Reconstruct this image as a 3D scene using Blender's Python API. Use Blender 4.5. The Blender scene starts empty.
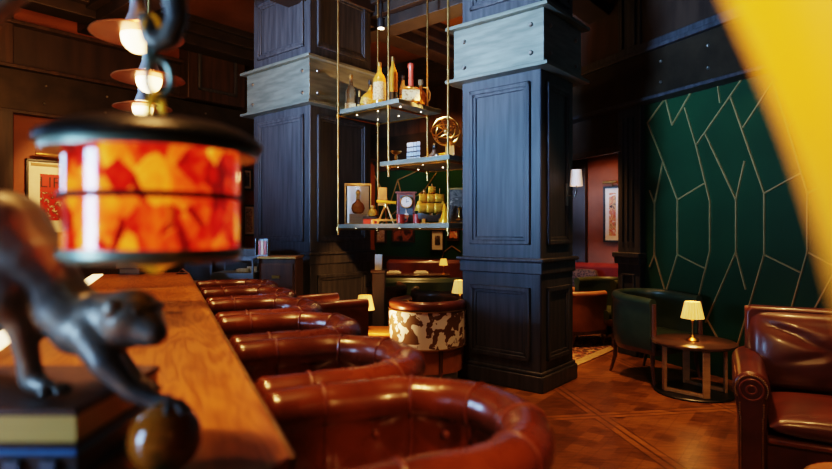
import bpy, bmesh, math, random
from mathutils import Vector, Matrix
random.seed(7)
C = bpy.context.scene.collection
PI = math.pi
F = 565.0                      # focal length in pixels of the 832 px wide frame
EYE = 1.5                      # camera height

def at(px, py, Y):             # world point seen at a picture point, at distance Y from the camera
    return Vector(((px-416)/F*Y, Y, EYE+(230-py)/F*Y))

# ------------------------------------------------------------------ materials
def _nt(name):
    m = bpy.data.materials.new(name); m.use_nodes = True
    nt = m.node_tree; b = nt.nodes['Principled BSDF']
    return m, nt, b

def mat(name, c1, c2=None, scale=(6,6,6), rough=.5, metal=0, bump=0, coat=0, tex='noise', detail=4, lo=.35, hi=.65,
        emis=None, estr=0, trans=0, dist=0, ior=None, rvar=0):
    m, nt, b = _nt(name)
    L = nt.links
    b.inputs['Roughness'].default_value = rough
    b.inputs['Metallic'].default_value = metal
    b.inputs['Coat Weight'].default_value = coat
    b.inputs['Coat Roughness'].default_value = .12
    b.inputs['Transmission Weight'].default_value = trans
    if ior: b.inputs['IOR'].default_value = ior
    b.inputs['Base Color'].default_value = (*c1, 1)
    if emis:
        b.inputs['Emission Color'].default_value = (*emis, 1)
        b.inputs['Emission Strength'].default_value = estr
    tc = nt.nodes.new('ShaderNodeTexCoord'); mp = nt.nodes.new('ShaderNodeMapping')
    mp.inputs['Scale'].default_value = scale
    L.new(tc.outputs['Object'], mp.inputs['Vector'])
    if tex == 'wave':
        t = nt.nodes.new('ShaderNodeTexWave'); t.inputs['Scale'].default_value = 1
        t.inputs['Distortion'].default_value = dist or 6; t.inputs['Detail'].default_value = detail
        t.inputs['Detail Scale'].default_value = 1.2
        fac = t.outputs['Fac']
    elif tex == 'voronoi':
        t = nt.nodes.new('ShaderNodeTexVoronoi'); t.inputs['Scale'].default_value = 1
        fac = t.outputs['Distance']
    else:
        t = nt.nodes.new('ShaderNodeTexNoise'); t.inputs['Scale'].default_value = 1
        t.inputs['Detail'].default_value = detail; t.inputs['Distortion'].default_value = dist
        fac = t.outputs['Fac']
    L.new(mp.outputs[0], t.inputs['Vector'])
    if c2:
        r = nt.nodes.new('ShaderNodeValToRGB')
        r.color_ramp.elements[0].position = lo; r.color_ramp.elements[0].color = (*c1, 1)
        r.color_ramp.elements[1].position = hi; r.color_ramp.elements[1].color = (*c2, 1)
        L.new(fac, r.inputs[0]); L.new(r.outputs[0], b.inputs['Base Color'])
        if emis == 'ramp': pass
    if rvar:
        mr = nt.nodes.new('ShaderNodeMapRange')
        mr.inputs['To Min'].default_value = rough-rvar; mr.inputs['To Max'].default_value = rough+rvar
        L.new(fac, mr.inputs[0]); L.new(mr.outputs[0], b.inputs['Roughness'])
    if bump:
        bp = nt.nodes.new('ShaderNodeBump'); bp.inputs['Strength'].default_value = bump; bp.inputs['Distance'].default_value = .01
        L.new(fac, bp.inputs['Height']); L.new(bp.outputs[0], b.inputs['Normal'])
    return m

def floor_mat():
    m, nt, b = _nt('parquet'); L = nt.links; N = nt.nodes.new
    tc = N('ShaderNodeTexCoord'); mp = N('ShaderNodeMapping'); mp.inputs['Rotation'].default_value = (0, 0, math.radians(-9))
    mp.inputs['Location'].default_value = (.13, .32, 0)
    L.new(tc.outputs['Object'], mp.inputs['Vector'])
    def math_(op, a, bb=None):
        n = N('ShaderNodeMath'); n.operation = op
        for i, v in enumerate((a, bb)):
            if v is None: continue
            if isinstance(v, (int, float)): n.inputs[i].default_value = v
            else: L.new(v, n.inputs[i])
        return n.outputs[0]
    sx = N('ShaderNodeSeparateXYZ'); L.new(mp.outputs[0], sx.inputs[0])
    S = 1.15
    def cell(v, s):
        f = math_('FRACT', math_('DIVIDE', v, s)); return math_('ABSOLUTE', math_('SUBTRACT', f, .5))
    ax, ay = cell(sx.outputs[0], S), cell(sx.outputs[1], S)
    mx = math_('MAXIMUM', ax, ay)
    border = math_('GREATER_THAN', mx, .445)
    seam = math_('GREATER_THAN', mx, .493)
    seam2 = math_('LESS_THAN', math_('ABSOLUTE', math_('SUBTRACT', mx, .445)), .005)
    # inner weave turned by 45 degrees
    d1 = math_('ADD', sx.outputs[0], sx.outputs[1]); d2 = math_('SUBTRACT', sx.outputs[0], sx.outputs[1])
    b1, b2 = cell(d1, .407), cell(d2, .407)
    bar1 = math_('GREATER_THAN', b1, .33); bar2 = math_('GREATER_THAN', b2, .33)
    s3 = math_('LESS_THAN', math_('ABSOLUTE', math_('SUBTRACT', b1, .33)), .012)
    s4 = math_('LESS_THAN', math_('ABSOLUTE', math_('SUBTRACT', b2, .33)), .012)
    inner_seam = math_('MULTIPLY', math_('MULTIPLY', math_('MAXIMUM', s3, s4), math_('SUBTRACT', 1, border)), .45)
    seams = math_('MAXIMUM', math_('MAXIMUM', seam, seam2), inner_seam)
    # grain
    n1 = N('ShaderNodeTexNoise'); n1.inputs['Scale'].default_value = 5; n1.inputs['Detail'].default_value = 8
    mp2 = N('ShaderNodeMapping'); mp2.inputs['Scale'].default_value = (1.2, 9, 1); mp2.inputs['Rotation'].default_value = (0, 0, math.radians(36))
    L.new(tc.outputs['Object'], mp2.inputs[0]); L.new(mp2.outputs[0], n1.inputs['Vector'])
    wn = N('ShaderNodeTexWhiteNoise'); wn.noise_dimensions = '3D'
    fl = N('ShaderNodeCombineXYZ')
    L.new(math_('FLOOR', math_('DIVIDE', d1, .2035)), fl.inputs[0]); L.new(math_('FLOOR', math_('DIVIDE', d2, .2035)), fl.inputs[1]); L.new(border, fl.inputs[2])
    L.new(fl.outputs[0], wn.inputs[0])
    t = math_('ADD', math_('MULTIPLY', n1.outputs['Fac'], .75), math_('MULTIPLY', wn.outputs['Value'], .32))
    t = math_('ADD', t, math_('MULTIPLY', border, .12))
    r = N('ShaderNodeValToRGB'); e = r.color_ramp.elements
    e[0].position = .25; e[0].color = (.062, .023, .006, 1); e[1].position = .85; e[1].color = (.29, .12, .03, 1)
    L.new(t, r.inputs[0])
    mixn = N('ShaderNodeMix'); mixn.data_type = 'RGBA'
    L.new(math_('MULTIPLY', seams, .75), mixn.inputs[0]); L.new(r.outputs[0], mixn.inputs[6]); mixn.inputs[7].default_value = (.02, .008, .004, 1)
    L.new(mixn.outputs[2], b.inputs['Base Color'])
    b.inputs['Roughness'].default_value = .3
    bp = N('ShaderNodeBump'); bp.inputs['Strength'].default_value = .25; bp.inputs['Distance'].default_value = .004
    L.new(math_('SUBTRACT', t, seams), bp.inputs['Height']); L.new(bp.outputs[0], b.inputs['Normal'])
    return m

def bar_mat():
    m, nt, b = _nt('bar_oak'); L = nt.links; N = nt.nodes.new
    tc = N('ShaderNodeTexCoord'); mp = N('ShaderNodeMapping'); mp.inputs['Scale'].default_value = (5, .8, 1)
    L.new(tc.outputs['Object'], mp.inputs[0])
    n = N('ShaderNodeTexNoise'); n.inputs['Scale'].default_value = 1.6; n.inputs['Detail'].default_value = 2; n.inputs['Distortion'].default_value = .5
    L.new(mp.outputs[0], n.inputs['Vector'])
    mm = N('ShaderNodeMath'); mm.operation = 'MULTIPLY'; mm.inputs[1].default_value = 16; L.new(n.outputs['Fac'], mm.inputs[0])
    fr = N('ShaderNodeMath'); fr.operation = 'PINGPONG'; fr.inputs[1].default_value = 1; L.new(mm.outputs[0], fr.inputs[0])
    fine = N('ShaderNodeTexNoise'); fine.inputs['Scale'].default_value = 40; fine.inputs['Detail'].default_value = 5
    mp3 = N('ShaderNodeMapping'); mp3.inputs['Scale'].default_value = (2.5, .12, 1); L.new(tc.outputs['Object'], mp3.inputs[0]); L.new(mp3.outputs[0], fine.inputs['Vector'])
    ad = N('ShaderNodeMath'); ad.operation = 'MULTIPLY_ADD'; ad.inputs[1].default_value = .5
    L.new(fr.outputs[0], ad.inputs[0]); L.new(fine.outputs['Fac'], ad.inputs[2])
    r = N('ShaderNodeValToRGB'); e = r.color_ramp.elements
    e[0].position = .25; e[0].color = (.20, .060, .011, 1); e[1].position = .95; e[1].color = (.42, .155, .030, 1)
    L.new(ad.outputs[0], r.inputs[0]); L.new(r.outputs[0], b.inputs['Base Color'])
    b.inputs['Roughness'].default_value = .34
    bp = N('ShaderNodeBump'); bp.inputs['Strength'].default_value = .12; bp.inputs['Distance'].default_value = .004
    L.new(ad.outputs[0], bp.inputs['Height']); L.new(bp.outputs[0], b.inputs['Normal'])
    return m

def lantern_glass_mat():
    m, nt, b = _nt('amber_mosaic_glass'); L = nt.links; N = nt.nodes.new
    tc = N('ShaderNodeTexCoord'); mp = N('ShaderNodeMapping'); mp.inputs['Scale'].default_value = (24, 24, 15)
    L.new(tc.outputs['Object'], mp.inputs[0])
    n = N('ShaderNodeTexNoise'); n.inputs['Scale'].default_value = 1; n.inputs['Detail'].default_value = 3; n.inputs['Distortion'].default_value = 1.2
    v = N('ShaderNodeTexVoronoi'); v.inputs['Scale'].default_value = 1.3; v.inputs['Randomness'].default_value = .9
    L.new(mp.outputs[0], n.inputs['Vector']); L.new(mp.outputs[0], v.inputs['Vector'])
    sp = N('ShaderNodeSeparateColor'); L.new(v.outputs['Color'], sp.inputs[0])
    md = N('ShaderNodeMath'); md.operation = 'MULTIPLY_ADD'; md.inputs[1].default_value = .42
    mu = N('ShaderNodeMath'); mu.operation = 'MULTIPLY'; mu.inputs[1].default_value = .6; L.new(n.outputs['Fac'], mu.inputs[0])
    L.new(sp.outputs[0], md.inputs[0]); L.new(mu.outputs[0], md.inputs[2])
    r = N('ShaderNodeValToRGB'); cr = r.color_ramp
    cr.elements[0].position = .30; cr.elements[0].color = (.16, .004, .002, 1)
    cr.elements[1].position = .90; cr.elements[1].color = (1, .60, .08, 1)
    for p, c in ((.45, (.55, .012, .004, 1)), (.57, (.95, .09, .008, 1)), (.73, (1, .24, .015, 1))):
        e = cr.elements.new(p); e.color = c
    L.new(md.outputs[0], r.inputs[0])
    L.new(r.outputs[0], b.inputs['Base Color']); L.new(r.outputs[0], b.inputs['Emission Color'])
    b.inputs['Emission Strength'].default_value = 1.5
    b.inputs['Roughness'].default_value = .12; b.inputs['Coat Weight'].default_value = 1
    b.inputs['Coat Roughness'].default_value = .08; b.inputs['Coat IOR'].default_value = 1.9
    return m

def cow_mat():
    m, nt, b = _nt('cowhide'); L = nt.links; N = nt.nodes.new
    tc = N('ShaderNodeTexCoord'); n = N('ShaderNodeTexNoise'); n.inputs['Scale'].default_value = 10; n.inputs['Detail'].default_value = 3; n.inputs['Distortion'].default_value = .6
    L.new(tc.outputs['Object'], n.inputs['Vector'])
    r = N('ShaderNodeValToRGB'); e = r.color_ramp.elements
    e[0].position = .495; e[0].color = (.14, .072, .030, 1); e[1].position = .51; e[1].color = (.82, .80, .78, 1)
    L.new(n.outputs['Fac'], r.inputs[0]); L.new(r.outputs[0], b.inputs['Base Color']); b.inputs['Roughness'].default_value = .75
    return m

def rug_mat():
    m, nt, b = _nt('persian_rug'); L = nt.links; N = nt.nodes.new
    tc = N('ShaderNodeTexCoord'); v = N('ShaderNodeTexVoronoi'); v.inputs['Scale'].default_value = 13; v.feature = 'DISTANCE_TO_EDGE'
    n = N('ShaderNodeTexNoise'); n.inputs['Scale'].default_value = 14; n.inputs['Detail'].default_value = 3
    L.new(tc.outputs['Object'], v.inputs['Vector']); L.new(tc.outputs['Object'], n.inputs['Vector'])
    mu = N('ShaderNodeMath'); mu.operation = 'MULTIPLY_ADD'; mu.inputs[1].default_value = 2.0; L.new(v.outputs['Distance'], mu.inputs[0]); L.new(n.outputs['Fac'], mu.inputs[2])
    r = N('ShaderNodeValToRGB'); cr = r.color_ramp
    cr.elements[0].position = .52; cr.elements[0].color = (.42, .27, .13, 1); cr.elements[1].position = .8; cr.elements[1].color = (.05, .03, .025, 1)
    e = cr.elements.new(.62); e.color = (.30, .07, .03, 1)
    L.new(mu.outputs[0], r.inputs[0]); L.new(r.outputs[0], b.inputs['Base Color']); b.inputs['Roughness'].default_value = .95
    return m

def art_mat(name, cols, scale=9):
    m, nt, b = _nt(name); L = nt.links; N = nt.nodes.new
    tc = N('ShaderNodeTexCoord'); n = N('ShaderNodeTexNoise'); n.inputs['Scale'].default_value = scale; n.inputs['Detail'].default_value = 4; n.inputs['Distortion'].default_value = .8
    L.new(tc.outputs['Object'], n.inputs['Vector'])
    r = N('ShaderNodeValToRGB'); cr = r.color_ramp
    k = len(cols)
    cr.elements[0].position = .35; cr.elements[0].color = (*cols[0], 1); cr.elements[1].position = .65; cr.elements[1].color = (*cols[-1], 1)
    for i in range(1, k-1):
        e = cr.elements.new(.35+.3*i/(k-1)); e.color = (*cols[i], 1)
    L.new(n.outputs['Fac'], r.inputs[0]); L.new(r.outputs[0], b.inputs['Base Color']); b.inputs['Roughness'].default_value = .35
    return m

M = {}
M['floor'] = floor_mat(); M['bar'] = bar_mat(); M['lantern_glass'] = lantern_glass_mat(); M['cow'] = cow_mat(); M['rug'] = rug_mat()
M['rug_border'] = mat('cream_rug_border', (.40,.27,.13), (.28,.16,.07), (30,30,30), rough=.95)
M['oak_dark'] = mat('dark_stained_oak', (.030,.029,.032), (.062,.060,.064), (22,22,1.6), rough=.48, bump=.10, detail=6)
M['oak_brown'] = mat('brown_stained_oak', (.035,.017,.009), (.075,.036,.018), (16,16,1.6), rough=.42, bump=.06, detail=6)
M['steel'] = mat('aged_bronze_plate', (.15,.155,.125), (.22,.225,.18), (3,3,20), rough=.5, metal=.55, detail=5)
M['plate_dark'] = mat('dark_bronze_plate', (.035,.024,.015), (.06,.04,.024), (4,4,4), rough=.45, metal=.5)
M['rivet'] = mat('rivet_steel', (.3,.28,.25), rough=.35, metal=.9)
M['ceil'] = mat('brown_ceiling_lacquer', (.115,.046,.016), (.165,.068,.024), (2,2,2), rough=.45)
M['beam'] = mat('dark_ceiling_beam', (.022,.013,.009), (.04,.024,.015), (5,5,5), rough=.45)
M['wall_red'] = mat('russet_wall', (.20,.056,.017), (.26,.075,.024), (3,3,3), rough=.6)
M['wall_dark'] = mat('dark_panelled_wall', (.028,.015,.010), (.05,.027,.017), (8,8,1.5), rough=.45)
M['green'] = mat('green_wall_lacquer', (.005,.040,.013), (.007,.050,.017), (2,2,2), rough=.5)
M['gold'] = mat('gold_inlay', (.42,.29,.13), (.5,.35,.16), (10,10,10), rough=.42, metal=.5)
M['brass'] = mat('polished_brass', (.58,.32,.085), (.68,.40,.12), (9,9,9), rough=.28, metal=1)
M['brass_old'] = mat('aged_brass', (.34,.20,.07), (.45,.29,.11), (14,14,14), rough=.4, metal=.9)
M['brass_leg'] = mat('brushed_brass_strap', (.36,.235,.11), (.46,.31,.16), (9,9,30), rough=.45, metal=.35)
M['leather'] = mat('oxblood_leather', (.085,.019,.006), (.14,.034,.010), (7,7,7), rough=.27, coat=.35, bump=.02, detail=3, rvar=.03)
M['leather_rim'] = mat('oxblood_leather_rim', (.13,.032,.010), (.21,.056,.018), (6,6,6), rough=.30, coat=.3, bump=.02, detail=3, rvar=.03)
M['leather_sofa'] = mat('burgundy_leather', (.060,.016,.011), (.105,.027,.015), (5,5,5), rough=.33, coat=.3, bump=.18, detail=7, rvar=.06)
M['leather_tan'] = mat('tan_leather', (.30,.12,.045), (.38,.16,.06), (8,8,8), rough=.45, coat=.1)
M['leather_dark'] = mat('dark_brown_leather', (.050,.025,.014), (.085,.042,.022), (8,8,8), rough=.3, coat=.3, bump=.1)
M['leather_green'] = mat('dark_green_leather', (.030,.050,.032), (.045,.068,.045), (8,8,8), rough=.34, coat=.2, bump=.08)
M['leather_olive'] = mat('olive_green_leather', (.035,.045,.014), (.05,.06,.02), (8,8,8), rough=.4)
M['velvet_red'] = mat('red_velvet', (.16,.012,.010), (.22,.02,.014), (8,8,8), rough=.8)
M['cushion'] = mat('patterned_cushion', (.05,.032,.035), (.17,.10,.08), (40,40,40), rough=.85, tex='voronoi')
M['piping'] = mat('leather_piping', (.13,.033,.017), (.17,.045,.022), (30,30,30), rough=.35, coat=.2)
M['button'] = mat('leather_button', (.16,.05,.03), (.2,.06,.035), (30,30,30), rough=.3, coat=.4)
M['wood_leg'] = mat('walnut_leg', (.075,.028,.012), (.12,.046,.02), (20,20,3), rough=.35, coat=.2)
M['table_top'] = mat('dark_walnut_top', (.05,.026,.014), (.10,.052,.027), (3,16,3), rough=.28, coat=.3)
M['black'] = mat('black_lacquer', (.012,.010,.010), (.02,.018,.017), (5,5,5), rough=.35)
M['grey_metal'] = mat('grey_blue_steel', (.10,.125,.15), (.14,.17,.20), (5,5,30), rough=.4, metal=.4)
M['shade'] = mat('pleated_cream_shade', (.70,.46,.16), (.82,.58,.24), (60,60,1), rough=.8, emis=(1,.56,.12), estr=.75)
M['shade_white'] = mat('white_sconce_shade', (.8,.74,.7), (.85,.8,.76), (30,30,2), rough=.8, emis=(1,.72,.55), estr=.35)
M['bulb'] = mat('warm_bulb', (1,.8,.5), rough=.4, emis=(1,.60,.24), estr=9)
M['copper'] = mat('copper_shade', (.50,.19,.08), (.6,.24,.10), (6,6,6), rough=.32, metal=.9)
M['copper_grey'] = mat('pewter_neck', (.42,.36,.36), (.5,.42,.42), (6,6,30), rough=.3, metal=.8)
M['bronze'] = mat('patinated_bronze', (.13,.12,.11), (.28,.22,.16), (9,9,9), rough=.38, metal=.45, bump=.25, detail=6)
M['iron'] = mat('black_iron', (.03,.028,.028), (.055,.05,.05), (12,12,12), rough=.35, metal=.7)
M['verdigris'] = mat('verdigris_brass', (.28,.33,.26), (.45,.42,.26), (18,18,18), rough=.4, metal=.7)
M['glowing_yellow_brass'] = mat('glowing_yellow_brass', (.75,.36,.03), (.85,.45,.05), (9,9,9), rough=.3, metal=.8, emis=(1,.5,.03), estr=.25)  # faint emission put into the brass so it looks lit
def amber_mat():
    m, nt, b = _nt('amber_silk_glass'); L = nt.links; N = nt.nodes.new
    b.inputs['Base Color'].default_value = (.55,.25,.01,1); b.inputs['Roughness'].default_value = .4
    tc = N('ShaderNodeTexCoord'); sx = N('ShaderNodeSeparateXYZ'); L.new(tc.outputs['Object'], sx.inputs[0])
    r = N('ShaderNodeValToRGB'); e = r.color_ramp.elements
    mr = N('ShaderNodeMapRange'); mr.inputs['From Min'].default_value = 1.425; mr.inputs['From Max'].default_value = 1.60
    L.new(sx.outputs[2], mr.inputs[0]); L.new(mr.outputs[0], r.inputs[0])
    e[0].position = 0; e[0].color = (.10,.028,.006,1); e[1].position = 1; e[1].color = (1,.36,.004,1)
    x = e.new(.35); x.color = (.42,.15,.012,1); x = e.new(.75); x.color = (1,.31,.004,1)
    L.new(r.outputs[0], b.inputs['Emission Color']); b.inputs['Emission Strength'].default_value = 1.4
    return m
M['amber'] = amber_mat()
M['ball'] = mat('tortoiseshell_ball', (.40,.115,.010), (.04,.035,.008), (7,7,7), rough=.14, coat=.6, lo=.54, hi=.64)
M['paper_gold'] = mat('gilt_page_edges', (.46,.30,.06), (.56,.38,.10), (1,1,160), rough=.5)
M['paper'] = mat('cream_pages', (.30,.20,.11), (.38,.27,.16), (1,1,140), rough=.8)
M['cloth_black'] = mat('dark_brown_book_cloth', (.06,.026,.014), (.09,.04,.02), (30,30,30), rough=.5)
M['cloth_blue'] = mat('blue_book_cloth', (.03,.13,.26), (.04,.16,.32), (30,30,30), rough=.5)
M['cloth_tan'] = mat('tan_book_cloth', (.34,.17,.08), (.42,.22,.11), (30,30,30), rough=.6)
M['cloth_grey'] = mat('grey_blue_book_cloth', (.26,.34,.41), (.40,.47,.52), (60,60,10), rough=.6)
M['white'] = mat('off_white_card', (.72,.66,.58), (.8,.74,.66), (9,9,9), rough=.7)
M['strip'] = mat('lit_strip', (1,.85,.6), rough=.5, emis=(1,.72,.38), estr=2.6)
M['spot'] = mat('spot_lens', (1,.9,.7), rough=.4, emis=(1,.8,.55), estr=14)
M['whisky'] = mat('whisky_glass', (.26,.075,.008), (.42,.15,.02), (9,9,9), rough=.10, coat=.5, trans=.3)
M['gold_liquor'] = mat('golden_bottle_glass', (.42,.16,.014), (.56,.26,.035), (14,14,14), rough=.14, coat=.5, trans=.25)
M['clear_glass'] = mat('smoky_bottle_glass', (.16,.10,.05), (.28,.19,.10), (9,9,9), rough=.07, coat=.6, trans=.5)
M['dark_glass'] = mat('dark_bottle_glass', (.03,.018,.010), (.06,.03,.015), (9,9,9), rough=.1, coat=.7)
M['label_cream'] = mat('cream_bottle_label', (.50,.36,.16), (.22,.11,.035), (60,60,60), rough=.7, lo=.5, hi=.62)
M['label_gold'] = mat('gold_bottle_label', (.48,.28,.05), (.25,.10,.015), (60,60,60), rough=.5, lo=.45, hi=.6)
M['pink'] = mat('red_wax_neck', (.42,.06,.03), (.5,.08,.04), (20,20,20), rough=.3, coat=.4)
M['red'] = mat('red_lacquer', (.34,.03,.016), (.42,.045,.022), (12,12,12), rough=.3, coat=.4)
M['orange_wood'] = mat('honey_wood', (.46,.17,.025), (.6,.25,.04), (20,20,4), rough=.4, coat=.2)
M['sail'] = mat('golden_sail', (.72,.36,.035), (.85,.46,.06), (18,18,18), rough=.4, metal=.3)
M['hull'] = mat('dark_ship_hull', (.035,.025,.02), (.06,.04,.03), (20,20,50), rough=.4)
M['mahogany'] = mat('mahogany_case', (.14,.05,.05), (.19,.075,.065), (20,20,4), rough=.35, coat=.3)
M['glass'] = mat('display_glass', (.95,.95,.95), rough=.02, trans=1, ior=1.12)
M['print_red'] = art_mat('red_print', [(.35,.015,.010),(.5,.02,.012),(.45,.02,.012),(.03,.008,.008),(.7,.5,.4)], 22)
M['title_red'] = mat('plain_red_print', (.40,.02,.012), (.46,.03,.016), (9,9,9), rough=.5)
M['print_ink'] = mat('dark_ink', (.05,.008,.008), rough=.6)
M['art_warm'] = art_mat('warm_painting', [(.75,.62,.45),(.55,.09,.03),(.7,.4,.15),(.06,.02,.012)], 10)
M['art_face'] = art_mat('brown_painting', [(.03,.012,.008),(.35,.10,.03),(.12,.04,.02),(.02,.012,.01)], 6)
M['art_etch'] = art_mat('etching', [(.6,.42,.25),(.3,.16,.09),(.7,.55,.4),(.1,.05,.03)], 14)
M['art_dark'] = art_mat('dark_photo', [(.02,.018,.016),(.12,.10,.08),(.04,.03,.025),(.5,.4,.3)], 9)
M['drip'] = mat('perforated_mat', (.03,.05,.07), (.18,.30,.42), (60,60,60), rough=.4, metal=.5, tex='voronoi')
M['counter'] = mat('beige_stone_counter', (.30,.21,.09), (.36,.26,.12), (12,12,12), rough=.3)

# ------------------------------------------------------------------ mesh helpers
class G:
    def __init__(s): s.bm = bmesh.new()
    def box(s, c, d, rz=0, rx=0, ry=0):
        mt = Matrix.Translation(c) @ Matrix.Rotation(rz,4,'Z') @ Matrix.Rotation(ry,4,'Y') @ Matrix.Rotation(rx,4,'X') @ Matrix.Diagonal((*d,1))
        bmesh.ops.create_cube(s.bm, size=1, matrix=mt); return s
    def b2(s, x0,x1,y0,y1,z0,z1):
        return s.box(((x0+x1)/2,(y0+y1)/2,(z0+z1)/2),(x1-x0,y1-y0,z1-z0))
    def rings(s, rings, closed=False, cap=True):
        vs = [[s.bm.verts.new(p) for p in r] for r in rings]
        n = len(rings[0]); k = len(vs)
        for i in range(k if closed else k-1):
            a, b = vs[i], vs[(i+1) % k]
            for j in range(n):
                s.bm.faces.new((a[j], a[(j+1)%n], b[(j+1)%n], b[j]))
        if cap and not closed:
            s.bm.faces.new(vs[0][::-1]); s.bm.faces.new(vs[-1])
        return s
    def tube(s, pts, r, n=8, closed=False, flat=1.0):
        pts = [Vector(p) for p in pts]; k = len(pts)
        rr = r if isinstance(r, (list, tuple)) else [r]*k
        rings = []; prev = None
        for i, p in enumerate(pts):
            a = pts[(i-1) % k] if (closed or i > 0) else p
            b = pts[(i+1) % k] if (closed or i < k-1) else p
            t = (b-a).normalized()
            if prev is None:
                u = t.orthogonal().normalized()
            else:
                u = (prev - t*prev.dot(t)); u = u.normalized() if u.length > 1e-6 else t.orthogonal().normalized()
            prev = u; w = t.cross(u)
            rings.append([p+(u*math.cos(q)+w*math.sin(q)*flat)*rr[i] for q in [2*PI*j/n for j in range(n)]])
        return s.rings(rings, closed)
    def cyl(s, p0, p1, r0, r1=None, n=20):
        return s.tube([p0, p1], [r0, r0 if r1 is None else r1], n)
    def lathe(s, prof, c=(0,0,0), n=28, sx=1, sy=1):
        c = Vector(c)
        rings = [[c+Vector((max(r,1e-4)*math.cos(2*PI*j/n)*sx, max(r,1e-4)*math.sin(2*PI*j/n)*sy, z)) for j in range(n)] for r, z in prof]
        return s.rings(rings)
    def ball(s, c, r, n=16, rot=None):
        r = (r,r,r) if isinstance(r,(int,float)) else r
        mt = Matrix.Translation(c) @ (rot or Matrix.Identity(4)) @ Matrix.Diagonal((*r,1))
        bmesh.ops.create_uvsphere(s.bm, u_segments=n, v_segments=max(6,n//2+2), radius=1, matrix=mt); return s
    def prism(s, poly, z0, z1):
        return s.rings([[(x,y,z0) for x,y in poly],[(x,y,z1) for x,y in poly]])
    def slab(s, poly, y0, y1):      # polygon in x,z pushed along y
        return s.rings([[(x,y0,z) for x,z in poly],[(x,y1,z) for x,z in poly]])
    def torus(s, c, R, r, n=32, m=8, rot=None):
        rot = rot or Matrix.Identity(4); c = Vector(c)
        return s.tube([c+(rot @ Vector((R*math.cos(2*PI*i/n), R*math.sin(2*PI*i/n),0))) for i in range(n)], r, m, closed=True)
    def sheet(s, grid):
        vs = [[s.bm.verts.new(p) for p in row] for row in grid]
        for i in range(len(vs)-1):
            for j in range(len(vs[0])-1):
                s.bm.faces.new((vs[i][j],vs[i][j+1],vs[i+1][j+1],vs[i+1][j]))
        return s
    def out(s, name, m, parent=None, bevel=0, sharp=40, sub=0, solid=0, loc=None, rz=0):
        bmesh.ops.recalc_face_normals(s.bm, faces=s.bm.faces)
        me = bpy.data.meshes.new(name); s.bm.to_mesh(me); s.bm.free()
        me.materials.append(M[m] if isinstance(m, str) else m)
        for p in me.polygons: p.use_smooth = True
        me.set_sharp_from_angle(angle=math.radians(sharp))
        o = bpy.data.objects.new(name, me); C.objects.link(o)
        if parent: o.parent = parent
        if loc is not None: o.location = loc
        o.rotation_euler[2] = rz
        if solid:
            md = o.modifiers.new('s','SOLIDIFY'); md.thickness = solid; md.offset = 0
        if bevel:
            md = o.modifiers.new('b','BEVEL'); md.width = bevel; md.segments = 2; md.limit_method = 'ANGLE'; md.angle_limit = math.radians(50)
        if sub:
            md = o.modifiers.new('u','SUBSURF'); md.levels = sub; md.render_levels = sub
        return o

def tag(o, label, cat, group=None, kind=None):
    o['label'] = label; o['category'] = cat
    if group: o['group'] = group
    if kind: o['kind'] = kind
    return o
def thing(name, label, cat, loc=(0,0,0), rz=0, group=None):
    o = bpy.data.objects.new(name, None); C.objects.link(o); o.empty_display_size = .1
    o.location = loc; o.rotation_euler = (0,0,rz)
    return tag(o, label, cat, group)
def struct(o): o['kind'] = 'structure'; return o
def sroot(name, loc, rz):
    o = bpy.data.objects.new(name, None); C.objects.link(o); o.location = loc; o.rotation_euler = (0,0,rz); o['kind'] = 'structure'; return o
def dup(root, loc, rz, label, group=None):
    r = root.copy(); C.objects.link(r); r.location = loc; r.rotation_euler = (0,0,rz); r['label'] = label
    if group: r['group'] = group
    for ch in list(root.children):
        c = ch.copy(); C.objects.link(c); c.parent = r
        for g in list(ch.children):
            d = g.copy(); C.objects.link(d); d.parent = c
    return r

# axes of the room: u runs away to the right, v away to the left; b runs along the bar and the green wall
TU = math.radians(39.9)
U = Vector((math.sin(TU), math.cos(TU), 0)); V = Vector((-math.cos(TU), math.sin(TU), 0)); RU = math.atan2(U.y, U.x)
TB = math.radians(-24)
B = Vector((math.sin(TB), math.cos(TB), 0)); NB = Vector((math.cos(TB), -math.sin(TB), 0)); RB = math.atan2(NB.y, NB.x)
Z = Vector((0,0,1))
H = 4.6

# ------------------------------------------------------------------ setting
struct(G().b2(-9,8,-3,15,-.1,0).out('floor','floor'))
struct(G().b2(-9,8,-3,15,H,H+.1).out('ceiling','ceil'))
def beam(n, p, d, L, w=.34, z0=4.2):
    o = sroot('trim_%d' % n, (p[0],p[1],0), math.atan2(d.y,d.x))
    G().b2(0,L,-w/2,w/2,z0,H).out('beam','beam',o,bevel=.01)
    for s in (-1,1):
        G().b2(0,L,s*(w/2+.06)-.06,s*(w/2+.06)+.06,z0+.14,H).b2(0,L,s*(w/2+.15)-.05,s*(w/2+.15)+.05,z0+.27,H).out('moulding','beam',o,bevel=.008)
    return o
C1 = Vector((1.150,5.2,0)); C2 = Vector((-1.257,6.7,0))
n_ = 1
for k, q in enumerate((-1.6, .95, 3.5, 5.4)):        # beams along v
    p = C1 + U*q - V*4.5
    beam(n_, p, V, 15); n_ += 1
for k, q in enumerate((.45, 3.05, 5.6)):             # beams along u
    p = C1 + V*q - U*7.0
    beam(n_, p, U, 15, z0=4.24); n_ += 1

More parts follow.
